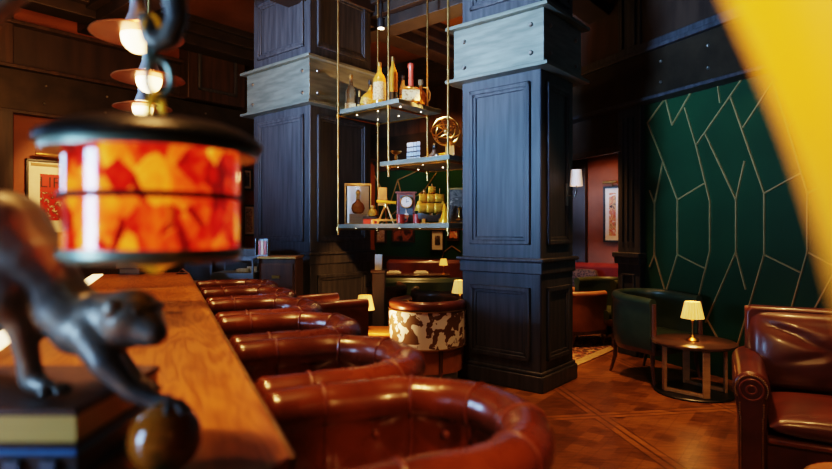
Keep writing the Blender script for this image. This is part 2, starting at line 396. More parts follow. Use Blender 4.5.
# left wall, running along u
WL0 = Vector((-4.99,7.3,0))
wl = sroot('wall_left', WL0, RU)                       # local x along u, local y along v (into the wall)
G().b2(-7,6.4,0,.15,0,H).out('wall_surface','wall_red',wl)
G().b2(-7,6.4,-.05,.0,3.0,3.53).out('metal_band','plate_dark',wl)
G().b2(-7,6.4,-.02,.0,3.53,4.08).out('frieze_board','wall_dark',wl)
for z, d in ((2.97,.10),(3.53,.14),(4.08,.16)):
    G().b2(-7,6.4,-d,.0,z,z+.05).out('ledge','oak_brown',wl,bevel=.008)
G().b2(-7,6.4,-.03,.0,0,1.05).out('dado_panel','wall_dark',wl)
g = G()
for i in range(5):
    for z in (3.15,3.38): g.ball((-.6+i*.75+ (0.02 if z>3.2 else 0),-.055,z),.018,8)
g.out('rivets','rivet',wl)
for i, (x0, x1, d) in enumerate(((-.95,-.2,.10),(2.0,3.0,.28))):
    G().b2(x0,x1,-d,0,0,3.0).b2(x0,x1,-d,0,3.53,H).out('pilaster','oak_brown',wl,bevel=.01)
    g = G(); a, b_, z0, z1 = x0+.16, x1-.16, 3.68, 4.45
    for (c0,c1,e0,e1) in ((a,b_,z0,z0+.05),(a,b_,z1-.05,z1),(a,a+.05,z0,z1),(b_-.05,b_,z0,z1)): g.b2(c0,c1,-d-.03,-d,e0,e1)
    g.out('panel_moulding','oak_dark',wl,bevel=.01)

# back wall, running along -v from the far corner
CB = WL0 + U*6.4
wb = sroot('wall_back', CB, math.atan2(-V.y,-V.x))     # local x along -v, local y along u (into the wall)
G().b2(0,3.4,0,.15,0,H).out('green_panel','green',wb)
G().b2(3.4,8,0,.15,0,H).out('red_panel','wall_red',wb)
G().b2(3.4,8,-.02,.0,2.9,H).out('upper_panel','wall_dark',wb)
G().b2(0,3.4,-.02,.0,2.75,H).out('wood_panel','oak_brown',wb)
G().b2(0,8,-.06,.0,2.9,3.45).out('metal_band','plate_dark',wb)
G().b2(3.3,3.5,-.08,0,0,2.9).b2(4.35,4.78,-.10,0,0,2.9).out('pilaster','wall_dark',wb,bevel=.01)
G().b2(0,8,-.03,.0,0,.95).out('dado_panel','wall_dark',wb)

def hit(px, py, P, d, back=0):                          # where a sight line meets an upright plane through P along d
    r = Vector(((px-416)/F, 1, (230-py)/F)); nrm = Vector((-d.y, d.x, 0))
    k = (P.dot(nrm)) / r.dot(nrm)
    w = r*k; return (w-P).dot(d), w.z+EYE

def inlay(lines, P, d, parent, r=.011):
    g = G()
    for ln in lines:
        q = [hit(x,y,P,d) for x,y in ln]
        for (s0,z0),(s1,z1) in zip(q,q[1:]):
            L_ = math.hypot(s1-s0,z1-z0)+r
            g.box(((s0+s1)/2,-.008,(z0+z1)/2),(L_,.018,2*r),ry=-math.atan2(z1-z0,s1-s0))
    return g.out('gold_inlay','gold',parent)
EXB = [[(373,172),(390,205),(398,180),(420,170)],[(398,180),(404,205),(380,225)],[(404,205),(425,190),(440,168)],[(425,190),(432,220),(450,200),(458,215)],
       [(440,268),(444,252),(452,246),(461,252)],[(444,252),(440,225)]]
inlay(EXB, CB, -V, wb, .009)

# right wall (green), running along the bar direction towards the camera
WR0 = Vector((2.70,6.67,0))
wr = sroot('wall_right', WR0, math.atan2(-B.y,-B.x))    # local x towards the camera, local y into the wall
G().b2(0,8.5,0,.12,0,H).out('green_panel','green',wr)
G().b2(-.36,0,-.07,.12,0,H).b2(-.33,-.03,-.10,-.07,0,.25).out('pilaster','oak_dark',wr,bevel=.01)
g = G()
for x in (-.27,-.19,-.11): g.b2(x-.012,x+.012,-.095,-.07,1.36,2.85)
for x in (-.27,-.09): g.b2(x-.012,x+.012,-.095,-.07,.35,.95)
g.b2(-.28,-.08,-.095,-.07,.95,.975).b2(-.28,-.08,-.095,-.07,.32,.345)
for x in (-.28,-.08): g.b2(x-.014,x+.014,-.095,-.07,3.7,4.5)
g.out('fluting','oak_dark',wr,bevel=.006)
G().b2(-.38,.02,-.11,-.0,1.09,1.17).b2(-.40,.03,-.13,0,1.17,1.23).out('chair_rail','oak_dark',wr,bevel=.01)
G().b2(-2.9,8.5,-.12,.10,3.0,3.53).out('metal_band','plate_dark',wr)
G().b2(-2.9,8.5,-.20,.0,2.97,3.01).b2(-2.9,8.5,-.18,0,3.53,3.58).b2(-2.9,8.5,-.14,0,3.58,3.66).out('ledge','oak_dark',wr,bevel=.008)
G().b2(-2.9,-.36,0,.12,2.5,H).b2(0,8.5,-.05,0,3.6,H).out('upper_panel','wall_dark',wr)
G().b2(-2.9,-.30,-.08,.0,2.46,2.54).out('door_head','oak_brown',wr,bevel=.008)
G().b2(-3.2,-2.8,-.05,.12,0,H).out('jamb','oak_dark',wr)
g = G()
for x in (.35,.95,1.55):
    for z in (3.15,3.38): g.ball((x,-.125,z),.018,8)
g.out('rivets','rivet',wr)
ox, oy, k_ = 630, 60, 1/1.876
GL = [[(65,75),(34,118),(63,190),(90,262),(90,365),(68,437)],[(63,190),(47,270),(47,365),(68,437)],[(38,245),(47,270)],[(47,365),(38,388)],
 [(68,75),(80,122),(117,58)],[(104,90),(125,160),(151,265),(151,358),(127,455)],[(125,160),(213,33)],[(166,48),(170,80)],[(90,262),(140,232)],[(90,365),(140,390)],
 [(142,138),(200,262),(200,360),(143,492)],[(200,262),(216,190)],[(200,360),(218,430)],[(190,70),(253,250),(253,365),(200,545)],[(213,127),(270,40)],
 [(253,250),(320,213)],[(253,365),(320,398)],[(270,40),(334,250),(334,360),(300,480)],[(298,125),(350,60)],[(400,370),(335,490)],[(145,486),(178,545)],[(334,250),(400,215)],[(334,360),(400,395)]]
inlay([[(ox+x*k_, oy+y*k_) for x,y in ln] for ln in GL], WR0, -B, wr, .0065)
# unseen low wall, added to keep daylight off the lower pillars
pw = sroot('daylight_blocker', (-4.45,1.45,0), math.radians(-46))
G().b2(-1.6,1.6,-.06,.06,0,1.62).out('panel','oak_brown',pw,bevel=.01); G().b2(-1.62,1.62,-.09,.09,1.62,1.66).out('capping','oak_dark',pw,bevel=.008)
# passage wall behind the pilaster
wp = sroot('wall_passage', WR0+B*.30, RU)
G().b2(.12,1.75,-.12,0,0,H).out('wall_surface','wall_red',wp)

# ------------------------------------------------------------------ pillars
def pillar(C0, A, Bw, label):
    r = sroot('pillar', C0, RU); tag(r, label, 'pillar')   # local x along u (width Bw), local y along v (depth A)
    G().b2(0,Bw,0,A,.16,H).out('shaft','oak_dark',r,bevel=.012)
    G().b2(-.035,Bw+.035,-.035,A+.035,0,.15).b2(-.02,Bw+.02,-.02,A+.02,.15,.185).out('plinth','oak_dark',r,bevel=.01)
    G().b2(-.02,Bw+.02,-.02,A+.02,1.085,1.20).b2(-.045,Bw+.045,-.045,A+.045,1.20,1.235).out('chair_rail','oak_dark',r,bevel=.01)
    G().b2(-.06,Bw+.06,-.06,A+.06,3.02,3.52).out('metal_band','steel',r,bevel=.004)
    for z in (2.985,3.52):
        G().b2(-.125,Bw+.125,-.125,A+.125,z,z+.035).out('ledge','steel',r,bevel=.004)
    for fx in range(4):
        W = A if fx in (0,2) else Bw
        for (z0,z1) in ((.27,.96),(1.36,2.89),(3.70,4.42)):
            m0 = .105; g = G(); t = .045
            def seg(a0,a1,e0,e1,d0,d1):
                if fx == 0: g.b2(-d1,-d0,a0,a1,e0,e1)
                if fx == 1: g.b2(a0,a1,-d1,-d0,e0,e1)
                if fx == 2: g.b2(Bw+d0,Bw+d1,a0,a1,e0,e1)
                if fx == 3: g.b2(a0,a1,A+d0,A+d1,e0,e1)
            for d1, off in ((.028,0),(.016,.03)):
                a, b_, c, d = m0+off, W-m0-off, z0+off, z1-off
                seg(a,b_,c,c+t,-.002,d1); seg(a,b_,d-t,d,-.002,d1); seg(a,a+t,c,d,-.002,d1); seg(b_-t,b_,c,d,-.002,d1)
            g.out('panel_moulding','oak_dark',r,bevel=.008)
        for a in (.07,W-.07):
            for z in (3.13,3.39):
                g = G(); d = .06
                p = {0:(-d,a,z),1:(a,-d,z),2:(Bw+d,a,z),3:(a,A+d,z)}[fx]
                q = {0:(-d-.016,a,z),1:(a,-d-.016,z),2:(Bw+d+.016,a,z),3:(a,A+d+.016,z)}[fx]
                g.cyl(p,q,.024,.014,12).out('bolt','rivet',r)
    return r
pillar(C1, .887, .69, 'square dark oak pillar carrying the wall sconce, free standing on the parquet')
pillar(C2, 1.15, 1.03, 'square dark oak pillar behind the bar chairs, left of the hanging shelves')

# ------------------------------------------------------------------ bar
PR = Vector((-.2352,1.055,0)); BH = 1.08
bar = thing('bar_counter','long orange oak bar counter with cut corner and glowing edge strip','bar counter',PR,RB)   # local x away from bar front (n), y along the bar
LB = 5.03
def bpoly(y0, y1, x0=-.74, x1=0): return [(x0,y0),(x1,y0),(x1,y1),(x0,y1)]
joints = [2.52, 3.42]
segs = [([(-.74,-1.3),(-.45,-1.3),(-.45,-.45),(0,0),(0,2.516),(-.74,2.516)]),bpoly(2.528,3.412),bpoly(3.428,LB)]
for p in segs: G().prism(p,BH-.06,BH).out('worktop','bar',bar,bevel=.004)
G().b2(.0,.012,0.0,LB,BH-.055,BH-.004).out('edge_trim','brass_old',bar,bevel=.002)
G().b2(-.83,-.745,-1.3,LB,BH-.06,BH+.004).out('light_strip','strip',bar)
G().b2(-.30,-.26,-.2,LB-.05,.12,BH-.06).b2(-.30,-.26,-.2,LB-.05,0,.12).out('front_panel','oak_brown',bar,bevel=.005)
G().b2(-.74,-.30,-.45,LB-.05,.0,BH-.062).out('carcass','wall_dark',bar)
G().cyl((-.18,-.1,.2),(-.18,LB-.1,.2),.022,n=12).out('foot_rail','brass',bar)
for k in range(5): G().cyl((-.26,.3+k*1.1,.2),(-.18,.3+k*1.1,.2),.014,n=8).out('rail_bracket','brass',bar)
sc_ = thing('service_counter','low service counter with a perforated blue mat behind the bar','counter',PR,RB)
G().b2(-1.65,-.84,-1.0,LB,0,.92).out('carcass','wall_dark',sc_,bevel=.01)
G().b2(-1.62,-.86,-.9,2.4,.92,.935).out('perforated_mat','drip',sc_)

# ------------------------------------------------------------------ tub seats
def u_path(hw, xa, xb, n=40, q=2.0, ns=8):
    """from one arm end round the back to the other; back towards +x. Returns (pos, outward normal, angle fraction)"""
    xc = xb-hw; pts = []
    for i in range(ns): pts.append(((xa+(xc-xa)*i/ns, hw), (0,1)))
    for i in range(n+1):
        a = PI/2 - PI*i/n; pts.append(((xc+hw*math.cos(a), hw*math.sin(a)), (math.cos(a),math.sin(a))))
    for i in range(1,ns+1): pts.append(((xc-(xc-xa)*i/ns, -hw), (0,-1)))
    return pts
def sweep(g, path, profs):
    """profs: a list of (o,z) outline or a function of path index giving it"""
    rings = []
    for i, ((x,y),(nx,ny)) in enumerate(path):
        rings.append([(x+nx*o, y+ny*o, z) for o,z in (profs(i) if callable(profs) else profs)])
    return g.rings(rings)
def rim_arc(r, zc, a0, a1, n=12, squash=1.0):
    return [(r*math.cos(a0+(a1-a0)*i/n), zc+squash*r*math.sin(a0+(a1-a0)*i/n)) for i in range(n+1)]

def bar_chair(loc, label):
    t = thing('bar_chair', label, 'bar chair', loc, RB, 'leather tub chairs along the bar')
    hw, xa, xb = .30, .062, .645
    path = u_path(hw, xa, xb, 56, ns=14); NP = len(path)
    zr = .985; r = .062
    seams = [i for i in range(NP) if i in (7, 22, 35, 48, 61, 77)]
    btn = [15, 29, 42, 55, 69]
    zb = .895
    def prof(i):
        dseam = min(abs(i-s) for s in seams)
        pull = .003*math.exp(-(dseam/.8)**2)
        dz = .003*math.cos(2*PI*(i-seams[0])/13.5)
        rr = r-pull
        outer = [(.012,.70),(.022,.80),(.034,.90),(.044,.955)]
        arc = rim_arc(rr*1.06, zr+dz*.5, -.35, PI+.55, 16)
        inner = []
        for k in range(9):
            z = .945-(.945-.72)*k/8
            f = -.040 + .012*k/8
            puff = -.012
            for bi in btn:
                d2 = ((i-bi)/3.2)**2 + ((z-zb)/.045)**2
                puff += .026*math.exp(-d2)
            puff += .010*math.exp(-(dseam/.8)**2)
            inner.append((f+puff, z))
        return outer + arc + inner + [(-.02,.70)]
    def endcap(x, y, k, sgn):
        pr = prof(0 if sgn > 0 else NP-1); cz = .86
        rr = []
        for o,z in pr:
            if z > .93: o2, z2 = o*k, zr+(z-zr)*k
            else: o2, z2 = o*k+.0, z
            rr.append((x, y+sgn*o2, z2))
        return rr
    g = G(); rings = []
    y0 = path[0][0][1]
    for dx,k in ((-.030,.35),(-.024,.68),(-.013,.90)): rings.append(endcap(xa+dx, y0, k, 1))
    for i, ((x,y),(nx,ny)) in enumerate(path): rings.append([(x+nx*o, y+ny*o, z) for o,z in prof(i)])
    for dx,k in ((-.013,.90),(-.024,.68),(-.030,.35)): rings.append(endcap(xa+dx, -y0, k, -1))
    g.rings(rings).out('tub_shell','leather',t,sharp=70)
    # piping over the rim at the seams
    for s in seams:
        (x,y),(nx,ny) = path[s]
        pts = []
        for o,z in prof(s)[3:29]:
            oo = o*1.0; zz = z
            c = Vector((0,zr)); v = Vector((o,z))-c; v = v.normalized()*.003 if z > .93 else Vector((-.003,0))
            pts.append((x+nx*(o+v.x), y+ny*(o+v.x), z+v.y))
        G().tube(pts,.0045,6).out('piping','piping',t)
    for bi in btn:
        (x,y),(nx,ny) = path[bi]
        G().ball((x-nx*.042+nx*.012, y-ny*.042+ny*.012, zb),.013,10).out('button','button',t)
    # seat cushion
    xc = xb-hw
    def outline(rad): 
        pts = [(xa-.02, rad),(xc,rad)]
        pts += [(xc+rad*math.cos(a), rad*math.sin(a)) for a in [PI/2-PI*i/24 for i in range(1,24)]]
        return pts + [(xc,-rad),(xa-.02,-rad)]
    g = G()
    g.rings([[(x,y,z) for x,y in outline(rad)] for rad, z in ((.20,.70),(.235,.705),(.245,.74),(.24,.765),(.21,.775),(.1,.78))])
    g.out('seat_cushion','leather',t,sharp=60)
    g = G(); g.rings([[(x,y,z) for x,y in outline(rad)] for rad,z in ((.27,.64),(.285,.70))]); g.out('seat_frame','wood_leg',t)
    for sx in (.06,.42):
        for sy in (-1,1):
            G().cyl((sx,sy*.19,.66),(sx+(.02 if sx>.2 else -.0),sy*.235,0),.026,.018,10).out('leg','wood_leg',t)
    G().tube([(.06,-.22,.28),(.06,.22,.28),(.44,.22,.28),(.44,-.22,.28)],.011,8,closed=True).out('footrest','brass',t)
    return t
names = ['first','second','third','fourth','fifth','sixth']
ch0 = None
for i in range(6):
    p = PR + B*(.255+.755*i)
    lab = ['oxblood leather tub bar chair beside the cut corner of the bar, buttons showing inside',
           'second oxblood leather tub bar chair from the cut corner of the bar',
           'third oxblood leather tub bar chair counting from the cut corner of the bar',
           'fourth oxblood leather tub bar chair counting from the cut corner of the bar',
           'oxblood leather tub bar chair last but one before the glass display case',
           'oxblood leather tub bar chair at the far end of the bar, beside the display case'][i]
    if i == 0: ch0 = bar_chair(p, lab)
    else: dup(ch0, p, RB, lab, 'leather tub chairs along the bar')

def club_chair(name, loc, rz, label, shell, rimm, seatm, hw=.32, depth=.66, zbot=.28, ztop=.76, zseat=.44, outer=None, tuft=False, group=None, drop=0, posts=False, apron=None, legm='wood_leg'):
    """barrel chair, back towards local +x"""
    t = thing(name, label, 'armchair', loc, rz, group)
    xa, xb = -depth/2, depth/2-.05
    path = u_path(hw, xa, xb, 40, ns=8); r = .045
    n = len(path)
    def dz(i):
        a = abs(i-(n-1)/2)/((n-1)/2); return -drop*max(0,(a-.45)/.55)**1.5
    def prof(i):
        d = dz(i); zt = ztop-r+d
        inner = []
        for k in range(7):
            z = zt-.05-(zt-.05-zbot)*k/6; f = -.035
            if tuft:
                f += .026*(0.5+.5*math.cos(2*PI*i/4+ (PI if k%2 else 0)))
            inner.append((f,z))
        out_ = [(.02,zbot)] + [(.035+(.016*math.cos(2*PI*i/4+(PI if k%2 else 0)) if tuft else 0), zbot+(zt-.04-zbot)*k/5) for k in range(1,6)]
        return out_ + rim_arc(r*1.1, zt, -.5, PI+.5, 10) + inner
    g = G(); sweep(g, path, prof); sh = g.out('shell', shell, t, sharp=70)
    if outer:
        g = G()
        def po(i):
            d = dz(i); return [(.036,zbot+.01),(.046,zbot+.01),(.046,ztop-.095+d),(.036,ztop-.095+d)]
        sweep(g, path[:], po); g.out('outer_panel', outer, t, sharp=70)
        for a in range(2):
            g = G(); pts = [(x+nx*.048, y+ny*.048, (ztop-.092+dz(i)) if a else zbot+.012) for i,((x,y),(nx,ny)) in enumerate(path)]
            g.tube(pts,.007,6).out('piping','brass_old',t)
    g = G(); pts = [(x,y,ztop-r+dz(i)) for i,((x,y),(nx,ny)) in enumerate(path)]
    if rimm != shell:
        g.tube(pts,[.05]*len(pts),12).out('rolled_rim', rimm, t)
    xc = xb-hw; w = hw-.05
    def outline(rad):
        return [(xa-.03,rad),(xc,rad)]+[(xc+rad*math.cos(a),rad*math.sin(a)) for a in [PI/2-PI*i/20 for i in range(1,20)]]+[(xc,-rad),(xa-.03,-rad)]
    g = G(); g.rings([[(x,y,z) for x,y in outline(rad)] for rad,z in ((w-.03,zseat-.13),(w,zseat-.11),(w+.005,zseat-.05),(w-.02,zseat-.01),(w-.12,zseat))])
    g.out('seat_cushion', seatm, t, sharp=60)
    g = G(); g.rings([[(x,y,z) for x,y in outline(rad)] for rad,z in ((hw-.0,zbot-.05),(hw+.02,zbot+.005))]); g.out('seat_rail', legm if not apron else apron, t, bevel=.004)
    if apron:
        g = G(); sweep(g, path, [(.0,.10),(.018,.10),(.018,zbot-.02),(.0,zbot-.02)]); g.out('apron', apron, t)
    for sx in (xa+.02, xb-.08):
        for sy in (-1,1):
            yy = sy*(hw-.02) if sx < 0 else sy*(hw-.10)
            G().tube([(sx,yy,zbot),(sx,yy,zbot*.5),(sx+(.05 if sx>0 else -.03),yy+sy*.015,0)],[.024,.020,.014],8).out('leg', legm, t)
    if posts:
        for sy in (-1,1):
            G().tube([(xa-.012,sy*hw,zbot-.02),(xa-.012,sy*hw,ztop-r+dz(0))],[.026,.022],8,flat=.8).out('arm_post', legm, t)
    return t

# cowhide chair between the bar and the pillar
p = at(424,378,5.65); 
club_chair('barrel_chair',(p.x+.02,p.y+.12,0), math.radians(-112),'barrel armchair with brown and white cowhide back and orange leather rim','leather_rim','leather_rim','leather_rim',
    hw=.345, depth=.72, zbot=.33, ztop=.80, outer='cow', apron='leather_tan', drop=.02)
# the other leather club chair seen beyond the bar chairs (orange top)
p = at(321,316,5.15)
club_chair('club_chair',(p.x,5.15,0), math.radians(215),'orange brown leather club chair behind the bar chairs, beside the low lamp table','leather_rim','leather_rim','leather_rim',hw=.29,depth=.62,zbot=.22,ztop=.88,zseat=.46)

# green armchair before the green wall: front looks down-right towards the camera
ga = thing
gl = Vector((2.42,5.90,0))
club_chair('club_chair', gl, math.atan2(.89,-.45), 'dark green leather armchair with wooden legs in front of the green wall','leather_green','leather_green','leather_green',
    hw=.335, depth=.70, zbot=.34, ztop=.86, zseat=.47, posts=True, drop=.03)

# two tufted chesterfield tub chairs and their neighbours in the middle distance
for i,(px,Y,rz,lab) in enumerate(((379,7.72,-78,'dark brown tufted leather tub chair beside the panelled pillar base'),
                                  (440,7.45,-95,'dark brown tufted leather tub chair behind the cowhide barrel chair'))):
    X = (px-416)/F*Y
    club_chair('tub_chair',(X,Y,0),math.radians(rz),lab,'leather_dark','leather_dark','leather_dark',hw=.34,depth=.70,zbot=.14,ztop=.75-.03*i,zseat=.42,tuft=True,group='tufted tub chairs')

def lounge_sofa(name, loc, rz, label, L, D, m, zs, zt, arm=.16, za=.6, legm='wood_leg', tufts=0):
    """sofa: length along local x, back at +y"""
    t = thing(name, label, 'sofa', loc, rz)
    G().b2(0,L,.04,D,.12,zs-.14).out('base',m,t,bevel=.02)
    G().b2(arm,L-arm,0,D-.2,zs-.14,zs).out('seat_cushion',m,t,bevel=.045)
    g = G(); g.slab([(0,zs-.12),(L,zs-.12),(L,zt-.05),(L-.05,zt),(.05,zt),(0,zt-.05)],D-.22,D); g.out('backrest',m,t,bevel=.06)
    for x in (0,L-arm): G().b2(x,x+arm,.0,D-.1,.12,za).out('arm',m,t,bevel=.06)
    for x in (.08,L-.08):
        for y in (.1,D-.1): G().cyl((x,y,.12),(x,y,0),.025,.02,8).out('leg',legm,t)
    return t
# green sofa (its back to us) and brown banquette behind it
p = at(373,288,8.6)
lounge_sofa('sofa',(p.x+1.35,8.95,0),math.radians(180),'dark green leather sofa with its back turned, before the brown banquette',1.35,.8,'leather_green',.42,.80)
lounge_sofa('banquette',(-.62,10.1,0),math.radians(-6),'long brown leather banquette under the framed pictures on the green wall',1.6,.75,'leather_sofa',.45,.94)

# ------------------------------------------------------------------ big leather sofa at the right
RS = math.radians(-28.95)
so = thing('leather_sofa','burgundy leather sofa with rolled studded arm in front of the green wall','sofa',(1.93,3.27,0),RS)
SL, SD = 1.75, .95
def arm_outline():
    pts = [(.02,.0),(.155,.0),(.165,.40)]
    c = (.085,.575); R = .098
    for i in range(15):
        a = -.55 + (PI+1.0)*i/14
        pts.append((c[0]+R*math.cos(a), c[1]+R*math.sin(a)))
    pts.append((.02,.40))
    return pts
for x0 in (-.075, SL-.095):
    g = G(); g.slab([(x0+x,z+.07*(1-z/.68) if z<.01 else z) for x,z in arm_outline()], .03, SD-.05); arm = g.out('arm','leather_sofa',so,bevel=.012,sharp=50)
    # front facing panel with a scroll, and nail heads along its edge
    g = G(); g.slab([(x0+x*.78+.018,z*.985+.008 if z>.01 else .09) for x,z in arm_outline()], .005, .032); fp = g.out('arm_facing','leather_sofa',arm,bevel=.008)
    for k in range(2):
        G().tube([(x0+.085+(.06-.035*k)*math.cos(a),.0,.575+(.06-.035*k)*math.sin(a)) for a in [2*PI*i/20 for i in range(20)]],.006,6,closed=True).out('scroll','piping',arm)
    g = G()
    for s in (0,1):
        xs = x0+(.030 if s == 0 else .142)
        for k in range(30):
            z = .10+k*.0136
            g.ball((xs+ (-.004 if s==0 else .004)*(z>.42), .001, z), .0055, 6)
    for k in range(30):
        a = -.5+(PI+1.0)*k/29
        g.ball((x0+.085+.083*math.cos(a),.001,.575+.083*math.sin(a)),.0055,6)
    nh = g.out('nailheads','brass_old',arm); nh['kind'] = 'stuff'
# base, border, cushion, back
G().b2(.08,SL-.08,.05,SD-.1,.09,.28).out('base','leather_sofa',so,bevel=.015)
g = G(); g.slab([(.09,.27),(SL-.09,.27),(SL-.09,.305),(.09,.305)],.02,.5); g.out('front_border','leather_rim',so,bevel=.012)  # lighter leather paints in the highlight line along the border
def cushion(x0,x1,y0,y1,z0,z1,name,m,parent,puff=.03,n=14,wr=0):
    g = G(); rows_t = []; rows_b = []
    for i in range(n+1):
        rt, rb = [], []
        for j in range(n+1):
            a, b_ = i/n*2-1, j/n*2-1
            e = (1-abs(a)**6)*(1-abs(b_)**6); 
            h = puff*(1-a*a)*(1-b_*b_)
            x = (x0+x1)/2+(x1-x0)/2*a; y = (y0+y1)/2+(y1-y0)/2*b_
            zm = (z0+z1)/2
            rt.append((x,y,zm+(z1-zm)*(e**.35)+h)); rb.append((x,y,zm-(zm-z0)*(e**.35)))
        rows_t.append(rt); rows_b.append(rb)
    g.sheet(rows_t); g.sheet(rows_b)
    bmesh.ops.remove_doubles(g.bm, verts=g.bm.verts, dist=1e-4)
    return g.out(name,m,parent,sharp=70)
cushion(.10,SL-.10,.0,SD-.25,.305,.45,'seat_cushion','leather_sofa',so,puff=.02,n=44)
# back rest: tall, slightly leaning, creased leather
g = G(); rows = []
NX, NZ = 44, 30
random.seed(3)
cre = [(random.uniform(.1,SL-.1), random.uniform(.5,.9), random.uniform(-1.1,1.1), random.uniform(.12,.4)) for _ in range(26)]
def crease(x,z):
    h = 0
    for cx,cz,an,ln in cre:
        dx, dz = x-cx, z-cz
        a = dx*math.cos(an)+dz*math.sin(an); b_ = -dx*math.sin(an)+dz*math.cos(an)
        h += .014*math.exp(-(a/ln)**2-(b_/.022)**2)
    return h
for j in range(NZ+1):
    tz = j/NZ; z = .42+.54*tz; row = []
    for i in range(NX+1):
        tx = i/NX; x = -.005+(SL+.01)*tx
        edge = (1-abs(2*tx-1)**10)*(1-abs(2*tz-1)**8)
        bulge = .10*edge**.5 + .03*math.sin(PI*tz)
        row.append((x, SD-.16+.10*tz - bulge + crease(x,z)*edge, z))
    rows.append(row)
g.sheet(rows)
rows2 = [[(p[0], SD-.06+.10*(j/NZ), p[2]) for p in (rows[j][0],rows[j][-1])] for j in (0,NZ)]
o = g.out('back_cushion','leather_sofa',so,sharp=80)
G().slab([(-.005,.10),(SL+.005,.10),(SL+.005,.93),(SL-.03,.965),(.03,.965),(-.005,.93)],SD-.14,SD).out('backrest','leather_sofa',so,bevel=.02)
for (x,y) in ((.09,.09),(SL-.09,.09),(.09,SD-.08),(SL-.09,SD-.08)): G().lathe([(.03,.1),(.04,.06),(.025,.02),(.03,0)],(x,y,0),12).out('leg','wood_leg',so)

# tan pouf
po = thing('pouf','round tan leather pouf in front of the burgundy sofa','pouf',(2.10,2.60,0))
G().lathe([(.20,0),(.255,.01),(.275,.08),(.285,.2),(.275,.29),(.25,.33),(.18,.345),(.02,.35)],n=36).out('upholstery','leather_tan',po)
G().torus((0,0,.315),.262,.007,40,6).out('piping','brass_old',po)

# ------------------------------------------------------------------ side table and table lamps
st = thing('side_table','round dark wood side table with flat brass legs beside the green armchair','side table',(2.565,5.22,0),0)
G().lathe([(.02,.445),(.34,.445),(.362,.455),(.365,.473),(.35,.481),(.02,.481)],n=48).out('tabletop','table_top',st)
G().lathe([(.02,0),(.33,0),(.34,.012),(.33,.022),(.02,.022)],n=40).out('base','black',st)
legs = [(.265*math.cos(math.radians(a)), .265*math.sin(math.radians(a)), a) for a in (-94,178,-16,78)]
for x,y,a in legs: G().box((x,y,.234),(.026,.062,.424),rz=math.radians(a)).out('leg','brass_leg',st,bevel=.003)
for (x0,y0,_),(x1,y1,_) in ((legs[0],legs[1]),(legs[2],legs[3])):
    dx, dy = x1-x0, y1-y0
    G().box(((x0+x1)/2,(y0+y1)/2,.038),(math.hypot(dx,dy)-.02,.05,.03),rz=math.atan2(dy,dx)).out('foot_bar','brass_leg',st,bevel=.003)

def table_lamp(loc, label, h=.36, group='small brass table lamps with pleated shades'):
    t = thing('table_lamp', label, 'table lamp', loc, 0, group); s = h/.36
    G().lathe([(.01*s,0),(.052*s,0),(.055*s,.008*s),(.045*s,.018*s),(.022*s,.03*s),(.016*s,.045*s),(.01*s,.06*s)],n=24).out('base','brass',t)
    G().lathe([(.009*s,.05*s),(.012*s,.07*s),(.008*s,.085*s),(.008*s,.165*s),(.014*s,.175*s),(.012*s,.19*s),(.006*s,.2*s),(.006*s,.24*s)],n=16).out('stem','brass',t)
    n = 44; rings = []
    for rr,z in ((.095*s,.205*s),(.078*s,.28*s),(.062*s,.355*s)):
        rings.append([((rr+.0045*s*(1 if j%2 else -1))*math.cos(2*PI*j/n),(rr+.0045*s*(1 if j%2 else -1))*math.sin(2*PI*j/n),z) for j in range(n)])
    g = G(); g.rings(rings,cap=False); g.out('lamp_shade','shade',t,sharp=12)
    G().ball((0,0,.265*s),(.018*s,.018*s,.028*s),10).out('bulb','bulb',t)
    return t
p = at(694,343,5.0)
table_lamp((2.545,5.20,.481),'small brass table lamp with cream pleated shade on the round side table',h=.365)
tl = bpy.data.objects['table_lamp']
# lamp and brass table behind the second bar chair
lt = thing('lamp_table','small square honey wood lamp table glowing orange behind the bar chairs','side table',((371-416)/F*5.9,5.9,0))
G().b2(-.22,.24,-.22,.22,.43,.46).out('tabletop','orange_wood',lt,bevel=.006)
G().b2(-.19,.21,-.19,.19,.10,.43).out('body','orange_wood',lt,bevel=.004)
G().b2(-.15,.17,-.197,-.19,.16,.39).out('drawer_front','orange_wood',lt,bevel=.004)
for x in (-.17,.19):
    for y in (-.17,.17): G().b2(x-.02,x+.02,y-.02,y+.02,0,.10).out('leg','wood_leg',lt)
dup(tl, ((365-416)/F*5.9,5.9,.46),0,'small lit table lamp behind the bar chairs, next to the cowhide chair','small brass table lamps with pleated shades')
# lamp hidden in part by the pillar
lt2 = thing('lamp_table','small dark round table half hidden by the pillar carrying the sconce','side table',((461-416)/F*6.75,6.75,0))
G().lathe([(.02,.51),(.22,.51),(.23,.52),(.22,.54),(.02,.54)],n=36).out('tabletop','table_top',lt2)
G().lathe([(.16,0),(.16,.02),(.03,.04),(.025,.5),(.06,.51)],n=20).out('pedestal','brass',lt2)
dup(tl, ((460-416)/F*6.75,6.75,.54),0,'small lit table lamp half hidden by the pillar carrying the sconce','small brass table lamps with pleated shades')
